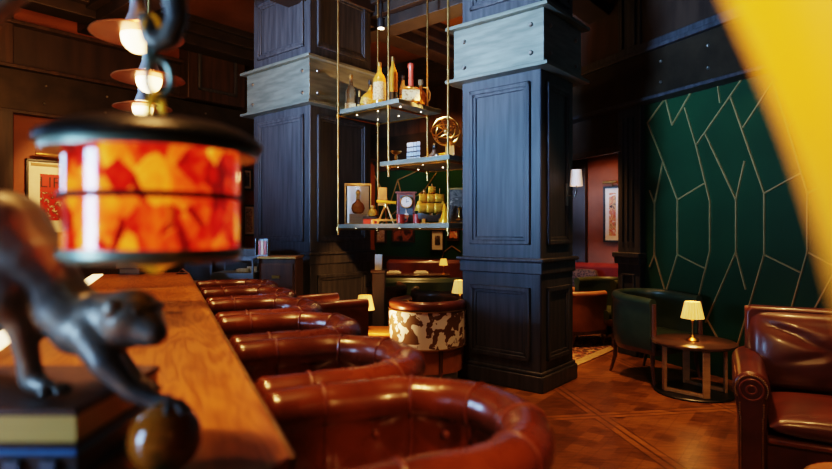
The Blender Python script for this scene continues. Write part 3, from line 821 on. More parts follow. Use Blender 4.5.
# far coffee table with bright objects
ft = thing('coffee_table','long dark coffee table between the green sofa and the banquette','coffee table',(-.05,9.50,0))
G().b2(-.6,.62,-.2,.2,.72,.76).out('tabletop','table_top',ft,bevel=.01)
for x in (-.52,.54):
    for y in (-.15,.15): G().b2(x-.025,x+.025,y-.025,y+.025,0,.72).out('leg','wood_leg',ft)
dup(tl,(.46,9.45,.76),0,'small lit table lamp on the far table before the brown banquette','small brass table lamps with pleated shades').scale = (.72,.72,.72)
for px,lab in ((394,'white folded napkin on the far table beside the pillar'),(421,'white folded napkin in the middle of the far table')):
    o = G().box((0,0,.02),(.24,.16,.04)).box((0,0,.05),(.18,.13,.02)).out('napkin','white',None,bevel=.008,loc=((px-416)/F*9.4,9.4,.76)); tag(o,lab,'napkin','folded napkins on the far table')

# ------------------------------------------------------------------ hanging shelves
SK = 1.06
F1 = Vector((-.287,5.9,0))*SK
hs = thing('hanging_shelf','tall unit of three staggered shelves hung on thin brass rods between the pillars','shelf unit',F1,RU)  # local x along u (back), y along v (left)
SP, SDp = .775*SK, .65*SK
rods = {'F0':(0,SP,1.44),'F1':(0,0,2.09),'F2':(0,-SP,1.44),'B0':(SDp,SP,1.44),'B1':(SDp,0,2.09),'B2':(SDp,-SP,1.44)}
for k,(x,y,z) in rods.items(): G().cyl((x,y,z),(x,y,H),.0125,n=10).out('rod','brass_old',hs)
shelves = [(2.875,-.19,SP-.08,('F0','F1','B0','B1')),(2.208,-SP-.05,.09,('F1','F2','B1','B2')),(1.520,-SP-.05,SP-.06,('F0','F2','B0','B2'))]
for z,y0,y1,cs in shelves:
    bd = G().b2(-.05,SDp+.03,y0,y1,z,z+.05).out('shelf_board','steel',hs,bevel=.004)
    for kx in range(2):
        for ky in range(3):
            yy = y0+.12+(y1-y0-.24)*ky/2
            G().cyl((.12+.36*kx,yy,z-.005),(.12+.36*kx,yy,z),.007,n=10).out('puck_light','spot',bd)
    pts = [rods[c] for c in cs]
    a,b_,c,d = pts
    for p0,p1 in ((a,b_),(c,d),(a,c),(b_,d)):
        G().cyl((p0[0],p0[1],z-.012),(p1[0],p1[1],z-.012),.009,n=8).out('rail','brass',hs)
    for p0 in pts: G().cyl((p0[0],p0[1],z-.035),(p0[0],p0[1],z+.012),.024,n=12).out('clamp','brass',hs)
def shf(px, q, z):      # on a shelf: sight line through px at q metres behind the front rods
    P = F1+U*q*SK; k = (px-416)/F
    s = (P.x-k*P.y)/(k*V.y-V.x)
    w = P+V*s; return Vector((w.x,w.y,z))
ZT, ZM, ZB = 2.925, 2.258, 1.570
before_shelf = set(bpy.data.objects)

def bottle(loc, label, prof, glass, lab=None, cap=None, capm='black', n=24, sq=False, tilt=0):
    t = thing('bottle', label, 'bottle', loc, 0, 'bottles on the top hanging shelf')
    if tilt: t.rotation_euler = (0,tilt,0)
    if sq:
        g = G(); rings = []
        for r,z in prof:
            ring = []
            for j in range(n):
                a = 2*PI*j/n; c_, s_ = math.cos(a), math.sin(a)
                e = .35 if r > .03 else 1
                ring.append((r*math.copysign(abs(c_)**e,c_), r*math.copysign(abs(s_)**e,s_), z))
            rings.append(ring)
        g.rings(rings); g.out('glass', glass, t)
    else: G().lathe(prof,n=n).out('glass', glass, t)
    if lab:
        r,z0,z1,m = lab
        if sq: G().b2(-r,r,-r-.002,r+.002,z0,z1).b2(-r-.002,r+.002,-r,r,z0,z1).out('bottle_label',m,t)
        else:
            g = G(); g.rings([[(r*math.cos(2*PI*j/n),r*math.sin(2*PI*j/n),z) for j in range(n)] for z in (z0,z1)],cap=False); g.out('bottle_label',m,t)
    if cap:
        r,z0,z1 = cap; G().lathe([(r,z0),(r*1.05,(z0+z1)/2),(r,z1),(.001,z1+.004)],n=14).out('cap',capm,t)
    return t
bottle(shf(351,.22,ZT),'square shouldered whisky bottle with pale neck, at the end of the top shelf',[(.056,0),(.06,.01),(.06,.25),(.05,.29),(.022,.34),(.018,.42),(.018,.44)],'clear_glass',(.0605,.03,.12,'label_cream'),(.02,.42,.46),'brass_old',sq=True)
bottle(shf(359.5,.24,ZT),'small slim dark bottle with gold neck beside the square whisky bottle',[(.024,0),(.026,.01),(.026,.13),(.012,.18),(.010,.24)],'dark_glass',(.0265,.04,.10,'label_gold'),(.012,.19,.26),'label_gold')
bottle(shf(370,.42,ZT),'black bottle standing behind the leaning golden flask',[(.035,0),(.04,.01),(.04,.26),(.018,.32),(.016,.40)],'dark_glass',None,(.019,.37,.42))
bottle(shf(366,.16,ZT)+Vector((0,0,.005)),'golden round flask leaning over on the top shelf',[(.045,0),(.075,.03),(.085,.09),(.07,.15),(.03,.2),(.018,.24),(.018,.27)],'gold_liquor',(.0855,.05,.12,'label_gold'),(.02,.25,.28),'brass',tilt=.22)
bottle(shf(379.5,.08,ZT),'tall round bottle with large cream label, by the front rod of the top shelf',[(.066,0),(.07,.01),(.07,.27),(.055,.31),(.022,.36),(.02,.43)],'gold_liquor',(.0712,.05,.24,'label_cream'),(.022,.42,.46),'brass_old')
bottle(shf(374.5,.28,ZT),'pale golden bottle half hidden behind the tall cream labelled bottle',[(.035,0),(.04,.01),(.04,.24),(.017,.31),(.015,.37)],'gold_liquor',(.0405,.08,.2,'label_cream'),(.017,.35,.39),'brass_old')
bottle(shf(393,.12,ZT),'tallest bottle, golden above and black below, with slender corked neck',[(.048,0),(.05,.01),(.05,.32),(.035,.36),(.018,.41),(.017,.48)],'gold_liquor',(.051,.01,.12,'dark_glass'),(.02,.45,.50),'brass_old')
bottle(shf(403,.42,ZT),'plain smoky bottle behind the square decanter',[(.038,0),(.04,.01),(.04,.24),(.02,.30),(.017,.36)],'clear_glass',(.0405,.06,.16,'label_gold'),(.02,.34,.38))
bottle(shf(411,.26,ZT),'square decanter with long red neck and broad cream label',[(.085,0),(.09,.01),(.09,.15),(.075,.17),(.03,.185),(.028,.21)],'whisky',(.0905,.02,.135,'label_cream'),None,sq=True)
t = [o for o in bpy.data.objects if o.name.startswith('bottle') and o.parent is None][-1]
G().lathe([(.03,.19),(.028,.27),(.03,.38),(.034,.39),(.034,.43),(.01,.435)],n=18).out('neck','pink',t)
bottle(shf(421,.36,ZT),'ornate dark flagon with faceted stopper and curved handle',[(.05,0),(.062,.02),(.066,.08),(.05,.13),(.02,.17),(.018,.21)],'whisky',None,(.03,.21,.27),'clear_glass')
t = [o for o in bpy.data.objects if o.name.startswith('bottle') and o.parent is None][-1]
G().tube([(.02,0,.19),(.07,0,.185),(.10,0,.13),(.095,0,.06),(.066,0,.03)],.008,8).out('handle','brass_old',t)

# middle shelf
t = thing('brass_figure','small brass bowl held up by a figure at the end of the middle shelf','ornament',shf(396,.12,ZM))
G().lathe([(.03,0),(.035,.012),(.016,.03),(.02,.06),(.012,.085)],n=16).out('base','brass_old',t)
G().lathe([(.01,.085),(.03,.09),(.062,.115),(.064,.12),(.03,.112),(.008,.12)],n=20).out('bowl','brass',t)
for i,px in enumerate((408.5,411.5,415,418.5)):
    lab = ['pale blue book at the rod end of the row on the middle shelf','second pale blue book in the row on the middle shelf','third pale book in the row on the middle shelf','last pale blue book in the row on the middle shelf, next to the seated figure'][i]
    b_ = thing('book',lab,'book',shf(px,.24,ZM),RU+math.radians(40),'books on the middle shelf')
    G().b2(-.07,.07,-.015,.015,.004,.196+.004*(i%2)).out('page_block','paper',b_)
    G().b2(-.075,.075,-.0165,-.0125,0,.205).b2(-.075,.075,.0125,.0165,0,.205).b2(-.079,-.073,-.0165,.0165,0,.205).out('cover','cloth_grey',b_,bevel=.002)
    for z in (.05,.10,.15): G().b2(-.081,-.078,-.0166,.0166,z,z+.012).out('spine_band','black',b_)
t = thing('figurine','small silver and black seated figurine on the middle shelf','figurine',shf(434,.28,ZM))
g = G(); g.tube([(-.05,-.02,.012),(-.04,0,.05),(0,.01,.075),(.005,0,.12)],[.018,.02,.032,.018],10); g.tube([(.055,-.02,.012),(.045,0,.05),(0,.01,.075)],[.018,.02,.03],10); g.out('body','rivet',t)
G().ball((.006,-.005,.15),(.028,.028,.034),12).out('head','black',t)
G().b2(-.07,.07,-.04,.04,0,.014).out('plinth','black',t,bevel=.003)
for px,hh,lab in ((444.5,.055,'low gold box under the armillary sphere on the middle shelf'),):
    t = thing('gold_box',lab,'box',shf(px,.20,ZM),RU)
    G().b2(-.05,.05,-.035,.035,0,hh*.7).out('body','glowing_yellow_brass',t,bevel=.004); G().b2(-.053,.053,-.038,.038,hh*.7,hh).out('lid','glowing_yellow_brass',t,bevel=.004)
t = thing('armillary_sphere','gold armillary sphere of crossed rings on an orange pedestal','armillary sphere',shf(453,.20,ZM),RU)
G().b2(-.055,.055,-.055,.055,0,.115).b2(-.065,.065,-.065,.065,0,.012).out('pedestal','orange_wood',t,bevel=.004)
cc = Vector((0,.09,.275))
G().tube([(0,0,.115),(0,.01,.15),(0,.03,.17),(0,.05,.15+.02)],[.03,.016,.014,.016],10).out('stem','brass',t)
for R_,nx,ny,nz in ((.148,.25,.15,1),(.142,1,.35,.25),(.136,.55,-.75,.35),(.139,.75,.55,.65),(.130,-.55,.25,.8),(.125,.15,.95,.45)):
    q_ = Vector((nx,ny,nz)).to_track_quat('Z','Y').to_matrix()
    G().torus(cc,R_,.005,40,6,q_).out('ring','brass',t)
G().ball(cc,.025,14).out('globe','brass_old',t)
G().cyl(cc+Vector((-.02,-.13,-.08)),cc+Vector((.02,.13,.08)),.005,n=8).out('axis','brass',t)

# bottom shelf
t = thing('display_case','tall glass case holding a round decanter, at the end of the lowest shelf','display case',shf(358,.22,ZB),RU+math.radians(-45))
W_, H_ = .145, .455
g = G()
for sx in (-1,1):
    for sy in (-1,1): g.b2(sx*W_-.006,sx*W_+.006,sy*.10-.006,sy*.10+.006,0,H_)
for z in (.006,H_):
    for sy in (-1,1): g.b2(-W_,W_,sy*.10-.006,sy*.10+.006,z-.006,z+.006)
    for sx in (-1,1): g.b2(sx*W_-.006,sx*W_+.006,-.10,.10,z-.006,z+.006)
g.out('case_frame','brass_old',t)
for a in (-1,1): G().b2(-W_+.006,W_-.006,a*.10-.002,a*.10+.002,.012,H_-.006).out('pane','glass',t)
G().b2(-W_+.02,W_-.02,.085,.095,.012,H_-.01).out('back_board','white',t)
G().b2(-.10,.10,-.07,.06,.006,.12).out('plinth','paper',t,bevel=.004)
d_ = thing('decanter','round amber decanter with gold collar inside the glass case','decanter',shf(358,.22,ZB)+Vector((0,0,.122*SK)),0)
G().lathe([(.035,0),(.06,.012),(.078,.06),(.065,.11),(.03,.14),(.02,.16),(.02,.20)],n=24,sy=.6).out('glass','whisky',d_)
G().lathe([(.021,.165),(.024,.18),(.02,.21),(.03,.235),(.022,.265),(.002,.28)],n=16).out('stopper','brass',d_)
t = thing('lacquer_box','red lacquer box under the yellow jar on the lowest shelf','box',shf(370,.10,ZB),RU+math.radians(-45))
G().b2(-.075,.075,-.05,.05,0,.055).out('body','red',t,bevel=.005); G().b2(-.08,.08,-.055,.055,.055,.082).out('lid','hull',t,bevel=.005)
t = thing('jar','squat yellow jar standing on the red lacquer box','jar',shf(373,.10,ZB+.082*SK))
G().lathe([(.04,0),(.055,.015),(.056,.05),(.04,.075),(.028,.085),(.03,.11)],n=20).out('body','gold_liquor',t); G().lathe([(.031,.1),(.033,.115),(.01,.122)],n=16).out('lid','orange_wood',t)
t = thing('wooden_engine','honey coloured wooden instrument on a tripod with tall back box','ornament',shf(386,.16,ZB),RU+math.radians(-50))
G().b2(-.09,.01,.03,.10,.20,.40).out('upright_box','orange_wood',t,bevel=.004)
g = G()
for (x,y) in ((-.09,-.04),(.09,-.04),(0,.09)): g.tube([(x,y,0),(0,.0,.22)],[.011,.011],8)
g.out('tripod','orange_wood',t)
G().cyl((-.10,-.02,.245),(.11,-.03,.23),.017,n=12).out('barrel','glowing_yellow_brass',t)
G().b2(-.15,.13,-.06,-.035,.03,.052).out('beam','orange_wood',t)
G().cyl((0,0,.18),(0,0,.245),.02,n=12).out('collar','brass',t)
for s in (-.14,): G().cyl((s,-.05,0),(s,-.05,.045),.02,n=10).out('foot','orange_wood',t)
t = thing('mantel_clock','mahogany pendulum clock with white dial on the lowest shelf','clock',shf(406,.30,ZB),RU+math.radians(-46))
G().b2(-.10,.10,-.04,.06,0,.33).out('case','mahogany',t,bevel=.006); G().b2(-.115,.115,-.05,.07,.33,.35).out('cornice','mahogany',t,bevel=.004)
G().b2(-.07,.07,-.048,-.042,.03,.31).out('back_plate','grey_metal',t)
dial = G().cyl((.0,-.050,.235),(.0,-.060,.235),.062,n=32).out('dial','white',t)
G().torus((.0,-.06,.235),.063,.006,32,6,Matrix.Rotation(PI/2,3,'X')).out('bezel','brass',dial)
G().box((.0,-.063,.25),(.005,.003,.04)).box((.014,-.063,.24),(.034,.003,.005),ry=-.3).out('hands','black',dial)
g = G()
for k in range(12):
    a = PI/6*k; g.box((.05*math.cos(a),-.062,.235+.05*math.sin(a)),(.010,.002,.003),ry=-a)
g.out('hour_marks','black',dial)
G().cyl((0,-.052,.16),(0,-.052,.10),.004,n=6).cyl((0,-.05,.085),(0,-.06,.085),.03,n=20).out('pendulum','white',t)
for i,(px,q,lab) in enumerate(((400.5,.14,'red glazed mug in front of the pendulum clock'),(417,.22,'red glazed mug between the pendulum clock and the ship'))):
    t = thing('mug',lab,'mug',shf(px,q,ZB),i*2.0,'red mugs on the lowest shelf')
    G().lathe([(.03,0),(.042,.008),(.044,.08),(.046,.10),(.038,.10),(.036,.02),(.002,.015)],n=20).out('body','red',t)
    G().tube([(.042,0,.085),(.072,0,.08),(.072,0,.03),(.042,0,.025)],.007,8).out('handle','red',t)
t = thing('ship_model','model sailing ship with golden sails and dark hull on the lowest shelf','ship model',shf(432,.20,ZB),RU+math.radians(-48))
g = G(); rings = []
for i in range(13):
    s = i/12; x = -.145+.29*s; w = .038*(1-abs(2*s-1)**3.0)+.004; zt_ = .085+.05*(2*s-1)**2; zb_ = .022+.03*abs(2*s-1)**3
    rings.append([(x,-w,zt_),(x,-w*.8,(zt_+zb_)/2),(x,0,zb_),(x,w*.8,(zt_+zb_)/2),(x,w,zt_),(x,0,zt_-.006)])
g.rings(rings).out('hull','hull',t)
G().b2(-.10,-.07,-.03,.03,0,.05).b2(.07,.10,-.03,.03,0,.05).b2(-.12,.12,-.035,.035,0,.008).out('cradle','orange_wood',t)
for mx,hh in ((-.085,.30),(0,.36),(.08,.31)):
    ms = G().cyl((mx,0,.06),(mx,0,hh+.05),.004,n=6).out('mast','orange_wood',t)
    zz = .11
    for w,h in ((.062,.10),(.054,.085),(.042,.07)):
        if zz+h > hh+.045: break
        gs = G(); rows = []
        for a in range(5):
            rows.append([(mx+(b_-3)/3*w*.92, -.008-.030*math.sin(PI*a/4)*(1-(b_/3-1)**2*.4)+(b_-3)/3*w*.5, zz+h*a/4) for b_ in range(7)])
        gs.sheet(rows).out('sail','sail',ms,solid=.002); zz += h+.008
gs = G(); gs.sheet([[(.10,0,.14),(.20,0,.10)],[(.10,0,.27),(.12,0,.22)]]).out('jib','sail',t,solid=.002)
gs = G(); gs.sheet([[(-.10,0,.13),(-.18,0,.13)],[(-.10,0,.27),(-.15,0,.22)]]).out('spanker','sail',t,solid=.002)
G().cyl((.12,0,.12),(.22,0,.165),.004,n=6).out('bowsprit','orange_wood',t)
t = thing('brass_pyramid','small golden cone shaped ornament beside the ship model','ornament',shf(444.5,.12,ZB))
G().lathe([(.045,0),(.048,.01),(.04,.05),(.018,.12),(.012,.17),(.002,.19)],n=18).out('cone','glowing_yellow_brass',t); G().lathe([(.05,0),(.05,.008),(.04,.012)],n=18).out('base','brass_old',t)
t = thing('photo_stand','upright gold framed photograph against the pillar end of the lowest shelf','photo frame',shf(457.5,.30,ZB),RU+math.radians(-55))
G().b2(-.09,.09,-.012,.012,0,.36).out('mount','art_dark',t)
g = G()
for (a,b_,c,d) in ((-.10,.10,0,.016),(-.10,.10,.34,.36),(-.10,-.084,0,.36),(.084,.10,0,.36)): g.b2(a,b_,-.018,.018,c,d)
g.out('frame','brass_old',t,bevel=.003)
G().lathe([(.035,.03),(.04,.04),(.012,.06),(.010,.13),(.02,.15),(.002,.17)],(0.02,-.03,0),14).out('figure','brass',t)
G().b2(-.01,.01,.01,.07,0,.2).out('easel_foot','brass_old',t)

for o in bpy.data.objects:
    if o not in before_shelf and o.parent is None: o.scale = (SK,SK,SK)
# ------------------------------------------------------------------ pictures on walls
def picture(name, root_w, rz, w, h, label, art, mat_w=.06, frame='black', mount='white', light=False, text=None, cat='picture', group=None):
    t = thing(name, label, cat, root_w, rz, group)     # local x along the wall, -y out of it, origin at lower left
    f = .03; g = G()
    for (a,b_,c,d) in ((0,w,0,f),(0,w,h-f,h),(0,f,0,h),(w-f,w,0,h)): g.b2(a,b_,-.045,0,c,d)
    g.out('frame',frame,t,bevel=.004)
    G().b2(f,w-f,-.02,0,f,h-f).out('mount',mount,t)
    G().b2(f+mat_w,w-f-mat_w,-.024,-.018,f+mat_w*1.2,h-f-mat_w*1.2).out('print',art,t)
    if light:
        l = G().cyl((w*.12,-.13,h+.06),(w*.88,-.13,h+.06),.022,n=14).out('picture_light','brass_old',t)
        G().tube([(w*.5,0,h-.02),(w*.5,-.06,h+.08),(w*.5,-.13,h+.07)],.008,8).out('bracket','brass_old',l)
    return t
def textobj(s, size, m, parent, loc, rot, name='lettering', ext=.002):
    cu = bpy.data.curves.new(name,'FONT'); cu.body = s; cu.size = size; cu.extrude = ext; cu.align_x = 'CENTER'; cu.align_y = 'CENTER'
    o = bpy.data.objects.new(name, cu); C.objects.link(o)
    dg = bpy.context.evaluated_depsgraph_get(); me = bpy.data.meshes.new_from_object(o.evaluated_get(dg))
    bpy.data.objects.remove(o); bpy.data.curves.remove(cu)
    me.materials.clear(); me.materials.append(M[m])
    n = bpy.data.objects.new(name, me); C.objects.link(n); n.parent = parent; n.location = loc; n.rotation_euler = rot
    return n
s0, z0 = hit(25,234,WL0,U); s1, z1 = hit(82,158,WL0,U)
w = s1-s0; h = .98
po_ = WL0 + U*s0 + Z*(2.42-h) 
tp = picture('poster', po_, RU, w, h, 'framed red poster in wide cream mount under a picture light on the russet wall','print_red',.13,light=True)
G().b2(.165,w-.165,-.0255,-.0235,h-.42,h-.19).out('title_band','title_red',tp)
textobj('LIRE', .20,'print_ink',tp,(w/2,-.027,h-.30),(PI/2,0,0))
G().b2(.06,w-.06,-.032,-.021,h-.085,h-.05).out('light_bar','paper',tp)
for (px0,px1,py0,py1,lab,art) in ((239,249,190,169,'tiny dark framed picture high on the russet wall','art_dark'),(242,252,236,205,'small cream picture low on the russet wall beside the pillar','art_etch')):
    s0,z0 = hit(px0,py0,WL0-V*.3,U); s1,z1 = hit(px1,py1,WL0-V*.3,U)
    s0,z0 = hit(px0,py0,WL0,U); s1,z1 = hit(px1,py1,WL0,U); s0 = max(s0,3.03)
    picture('picture', WL0+U*s0+Z*min(z0,z1), RU, max(s1-s0,.25), abs(z1-z0), lab, art, .03)
for i,(px0,px1,py0,py1,lab,art,mw,mount,fr) in enumerate(((376.5,387,243,226,'narrow framed etching on the green wall beside the panelled pillar','art_etch',.02,'paper','oak_brown'),
      (393,415,242,226,'wide brown painting of a blurred figure on the green wall','art_face',.0,'black','oak_brown'),
      (431.5,445,251,229.5,'small dark print in a broad white mount on the green wall','art_dark',.075,'white','black'),
      (448,460,241,228,'small red brown painting on the green wall next to the sconce pillar','art_warm',.02,'black','oak_brown'))):
    s0,z0 = hit(px0,py0,CB,-V); s1,z1 = hit(px1,py1,CB,-V)
    picture('picture', CB-V*s0+Z*z0, math.atan2(-V.y,-V.x), s1-s0, (z1-z0), lab, art, mw, fr, mount)
s0,z0 = hit(604,242,CB,-V); s1,z1 = hit(622,186,CB,-V)
picture('picture', CB-V*s0+Z*z0, math.atan2(-V.y,-V.x), s1-s0, z1-z0, 'framed red and cream painting under a brass picture light in the passage','art_warm',.06,'black','white',light=True)

# sconce on the right-hand face of the pillar
sp = C1+U*.52
sc = thing('wall_sconce','white shaded wall sconce on the side of the dark oak pillar','wall lamp',(sp.x,sp.y,1.88),RU)
G().b2(-.02,.02,-.02,0.0,-.14,.08).out('back_plate','rivet',sc,bevel=.004)
G().tube([(0,-.02,-.04),(0,-.09,-.055),(0,-.11,-.02),(0,-.11,.06)],.007,8).out('arm','rivet',sc)
g = G(); g.rings([[(r*math.cos(2*PI*j/28),-.11+r*math.sin(2*PI*j/28),z) for j in range(28)] for r,z in ((.062,.05),(.05,.21))],cap=False); g.out('lamp_shade','shade_white',sc)
G().ball((0,-.11,.11),.022,10).out('bulb','bulb',sc)

# ------------------------------------------------------------------ passage: rug, chairs, cushions
rg = thing('rug','patterned cream and dark rug on the parquet beyond the pillar','rug',(1.79,6.23,0),RU)
G().b2(-.02,1.78,.12,1.58,0,.012).out('field','rug',rg)
for x0,x1,y0,y1 in ((-.14,1.9,0,.12),(-.14,1.9,1.58,1.70),(-.14,-.02,.12,1.58),(1.78,1.9,.12,1.58)): G().b2(x0,x1,y0,y1,0,.012).out('border','rug_border',rg)
p = at(598,338,7.65)
club_chair('club_chair',(2.60,7.60,0.012),math.radians(35),'olive green leather club chair standing on the patterned rug','leather_olive','leather_olive','leather_olive',hw=.29,depth=.62,zbot=.34,ztop=.84,zseat=.46,posts=False)
club_chair('club_chair',(2.06,7.42,0.012),math.radians(210),'tan leather club chair on the patterned rug, half hidden by the pillar','leather_tan','leather_tan','leather_tan',hw=.27,depth=.58,zbot=.2,ztop=.70,zseat=.42)
rsb = CB-V*4.15-U*.86
lounge_sofa('sofa',(rsb.x,rsb.y,0),math.atan2(-V.y,-V.x),'red velvet sofa against the far passage wall',1.5,.8,'velvet_red',.5,.98)
for dx,lab,rz_ in ((.38,'grey patterned cushion leaning on the red velvet sofa beside the pillar',.0),(.80,'dark patterned cushion in the middle of the red velvet sofa',.2)):
    P = rsb-V*dx+U*.34
    cu = cushion(-.22,.22,-.07,.07,0,.40,'cushion','cushion',None,puff=.0,n=10); cu.location = (P.x,P.y,.505); cu.rotation_euler = (0,0,math.atan2(-V.y,-V.x)+rz_); tag(cu,lab,'cushion','cushions on the red sofa')

# ------------------------------------------------------------------ far end of the bar
e0 = at(130,272,5.4)
zz = BH
for i,(w,d,h,m,lab) in enumerate(((.20,.15,.055,'black','black book at the bottom of the stack on the far end of the bar'),(.20,.14,.05,'cloth_tan','tan book in the middle of the stack on the far end of the bar'),(.15,.12,.04,'cloth_tan','small tan book on top of the stack on the far end of the bar'))):
    b_ = thing('book',lab,'book',(e0.x+(.02 if i<1 else 0)-.01*i,5.42,zz),.06*i,'stacked books on the bar end')
    G().b2(-w/2+.006,w/2-.006,-d/2+.005,d/2-.005,.006,h-.006).out('page_block','paper',b_)
    G().b2(-w/2,w/2,-d/2,d/2,0,.006).b2(-w/2,w/2,-d/2,d/2,h-.006,h).b2(-w/2,-w/2+.006,-d/2,d/2,0,h).out('cover',m,b_,bevel=.002)
    zz += h
t = thing('menu_holder','small brown folded menu on the corner of the bar end','menu',(at(192,270,5.5).x-.06,5.42,BH),.3)
G().slab([(-.06,0),(0,.05),(.06,0),(.054,0),(0,.044),(-.054,0)],-.05,.05).out('card','cloth_tan',t); G().b2(-.05,.05,-.03,.03,0,.006).out('foot','black',t)

cab = thing('wooden_cabinet','brown wooden cabinet with gold label plate beside the panelled pillar','cabinet',(at(283,300,6.15).x,6.05,0),0)
G().b2(-.18,.20,-.2,.2,0,1.20).out('carcass','oak_brown',cab,bevel=.008)
dr = G().b2(-.16,.18,-.215,-.2,.55,1.15).out('door','oak_brown',cab,bevel=.006); G().b2(-.04,.04,-.225,-.215,1.0,1.03).out('label_plate','brass',dr)
G().b2(-.19,.21,-.22,.2,1.20,1.225).out('cabinet_top','brass_old',cab,bevel=.004)
dc = thing('glass_display','low steel framed glass display case holding papers, past the last bar chair','display case',(at(239,300,6.0).x,5.98,0),0)
G().b2(-.22,.22,-.22,.22,0,.99).out('cabinet_base','oak_dark',dc,bevel=.006)
G().b2(-.22,.22,-.22,.22,.99,1.06).out('sill_panel','grey_metal',dc)
g = G()
for sx in (-1,1):
    for sy in (-1,1): g.b2(sx*.212-.010,sx*.212+.010,sy*.21-.01,sy*.21+.01,1.06,1.20)
for sy in (-1,1): g.b2(-.222,.222,sy*.21-.01,sy*.21+.01,1.19,1.21)
for sx in (-1,1): g.b2(sx*.212-.01,sx*.212+.01,-.21,.21,1.19,1.21)
g.out('case_frame','grey_metal',dc)
G().b2(-.20,.20,-.212,-.208,1.06,1.19).out('pane','glass',dc)
G().b2(-.20,.20,.19,.20,1.06,1.19).out('back_board','black',dc)
G().box((.06,0,1.075),(.13,.12,.03)).box((.13,.05,1.085),(.10,.10,.05),rz=.3).out('papers','cloth_grey',dc)
tl_ = thing('leaflet_stand','blue clear leaflet stand with red and white cards on the wooden cabinet','leaflet stand',(at(265,258,6.05).x-.02,6.03,1.225),math.radians(-6))
G().b2(-.07,.07,-.03,.03,0,.012).b2(-.07,.07,.022,.03,0,.18).b2(-.07,-.064,-.03,.03,0,.18).b2(.064,.07,-.03,.03,0,.18).out('holder','grey_metal',tl_)
for x,m in ((-.03,'red'),(.0,'white'),(.032,'red')): G().b2(x-.013,x+.013,-.012,.012,.012,.16).out('card',m,tl_)
rb = thing('back_cabinet','dark low cabinet with a tiny light beyond the end of the bar','cabinet',(at(204,280,6.3).x,6.45,0),math.radians(-4))
G().b2(-.20,.12,-.2,.2,0,1.22).out('carcass','oak_dark',rb,bevel=.01); G().b2(.125,.62,-.15,.2,0,1.30).out('side_unit','wall_dark',rb,bevel=.01)
G().ball((-.03,-.205,1.17),.008,8).out('indicator_light','spot',rb)
ct = thing('low_counter','beige stone topped counter past the end of the bar','counter',(at(205,282,5.95).x-.14,6.0,0),0)
G().b2(-.32,.22,-.16,.16,.0,.90).out('carcass','wall_dark',ct); G().b2(-.34,.23,-.18,.17,.90,.95).out('counter_top','counter',ct,bevel=.006)
for i,(px,lab) in enumerate(((377,'pale book upright against the panelled pillar, first of two'),(380.5,'cream book upright beside the other by the panelled pillar'))):
    b_ = thing('book',lab,'book',((px-416)/F*7.15,7.15,1.0),0,'books by the pillar')
    G().b2(-.02,.02,-.08,.08,.004,.19).out('page_block','paper',b_); G().b2(-.022,-.018,-.085,.085,0,.195).b2(.018,.022,-.085,.085,0,.195).b2(-.022,.022,-.088,-.082,0,.195).out('cover','white',b_)
ped = thing('plant_stand','dark square stand beside the panelled pillar carrying two books','stand',((379-416)/F*7.15,7.15,0))
G().b2(-.10,.10,-.12,.12,.96,1.0).out('stand_top','table_top',ped,bevel=.006); G().b2(-.08,.08,-.10,.10,0,.96).out('column','wall_dark',ped,bevel=.006)

# ------------------------------------------------------------------ copper pendants over the bar
def pendant(loc, label):
    t = thing('pendant_lamp', label, 'pendant lamp', loc, 0, 'copper pendants over the bar')
    G().lathe([(.185,0),(.188,-.004),(.182,-.006),(.12,.016),(.05,.032),(.045,.036),(.05,.038),(.12,.022),(.18,.002)],n=44).out('disc_shade','copper',t)
    G().lathe([(.055,.03),(.052,.05),(.034,.10),(.03,.17),(.036,.18),(.03,.19)],n=24).out('neck','copper_grey',t)
    G().lathe([(.034,.18),(.036,.26),(.015,.28),(.012,.30)],n=20).out('socket','copper',t)
    G().cyl((0,0,.29),(0,0,H-loc[2]),.007,n=8).out('stem','brass_old',t)
    G().ball((0,0,-.005),(.068,.068,.075),20).out('bulb','bulb',t)
    return t
for i,(px,py,Y,lab) in enumerate(((138,35,2.42,'copper disc pendant lamp over the bar, closest of three to the lantern chain'),(149,76,3.12,'copper disc pendant lamp in the middle of the three over the bar'),(143,105,3.86,'copper disc pendant lamp farthest along the bar'))):
    q = at(px,py,Y)
    if i == 0: pd0 = pendant(q, lab)
    else: dup(pd0, (q.x,q.y,at(138,35,2.42).z), 0, lab, 'copper pendants over the bar')

# ceiling fittings
q = at(381,24,6.6); t = thing('ceiling_spot','small black ceiling spotlight hanging above the bottle shelf','spotlight',(q.x,q.y,q.z),.3)
G().cyl((0,0,-.05),(0,0,.06),.045,n=16).out('can','black',t); G().cyl((0,0,-.055),(0,0,-.05),.034,n=16).out('lens','spot',t); G().cyl((0,0,.06),(0,0,H-q.z),.008,n=8).out('stem','black',t)
q = at(241,40,7.6)
t = thing('ceiling_downlight','small round lit downlight in the brown ceiling beside the tall pillar','downlight',(at(241,39,9.0).x+.0,9.0,H)); G().cyl((0,0,-.012),(0,0,0),.07,n=20).out('trim_ring','rivet',t); G().cyl((0,0,-.016),(0,0,-.012),.05,n=20).out('lens','spot',t)
t = thing('smoke_detector','small pale smoke detector on the ceiling behind the shelf rods','smoke detector',(at(434,86,11.4).x,11.4,H)); G().lathe([(.07,0),(.07,-.03),(.05,-.045),(.01,-.05)],n=20).out('cover','white',t); G().lathe([(.08,0),(.08,-.008),(.02,-.01)],n=20).out('base','white',t)

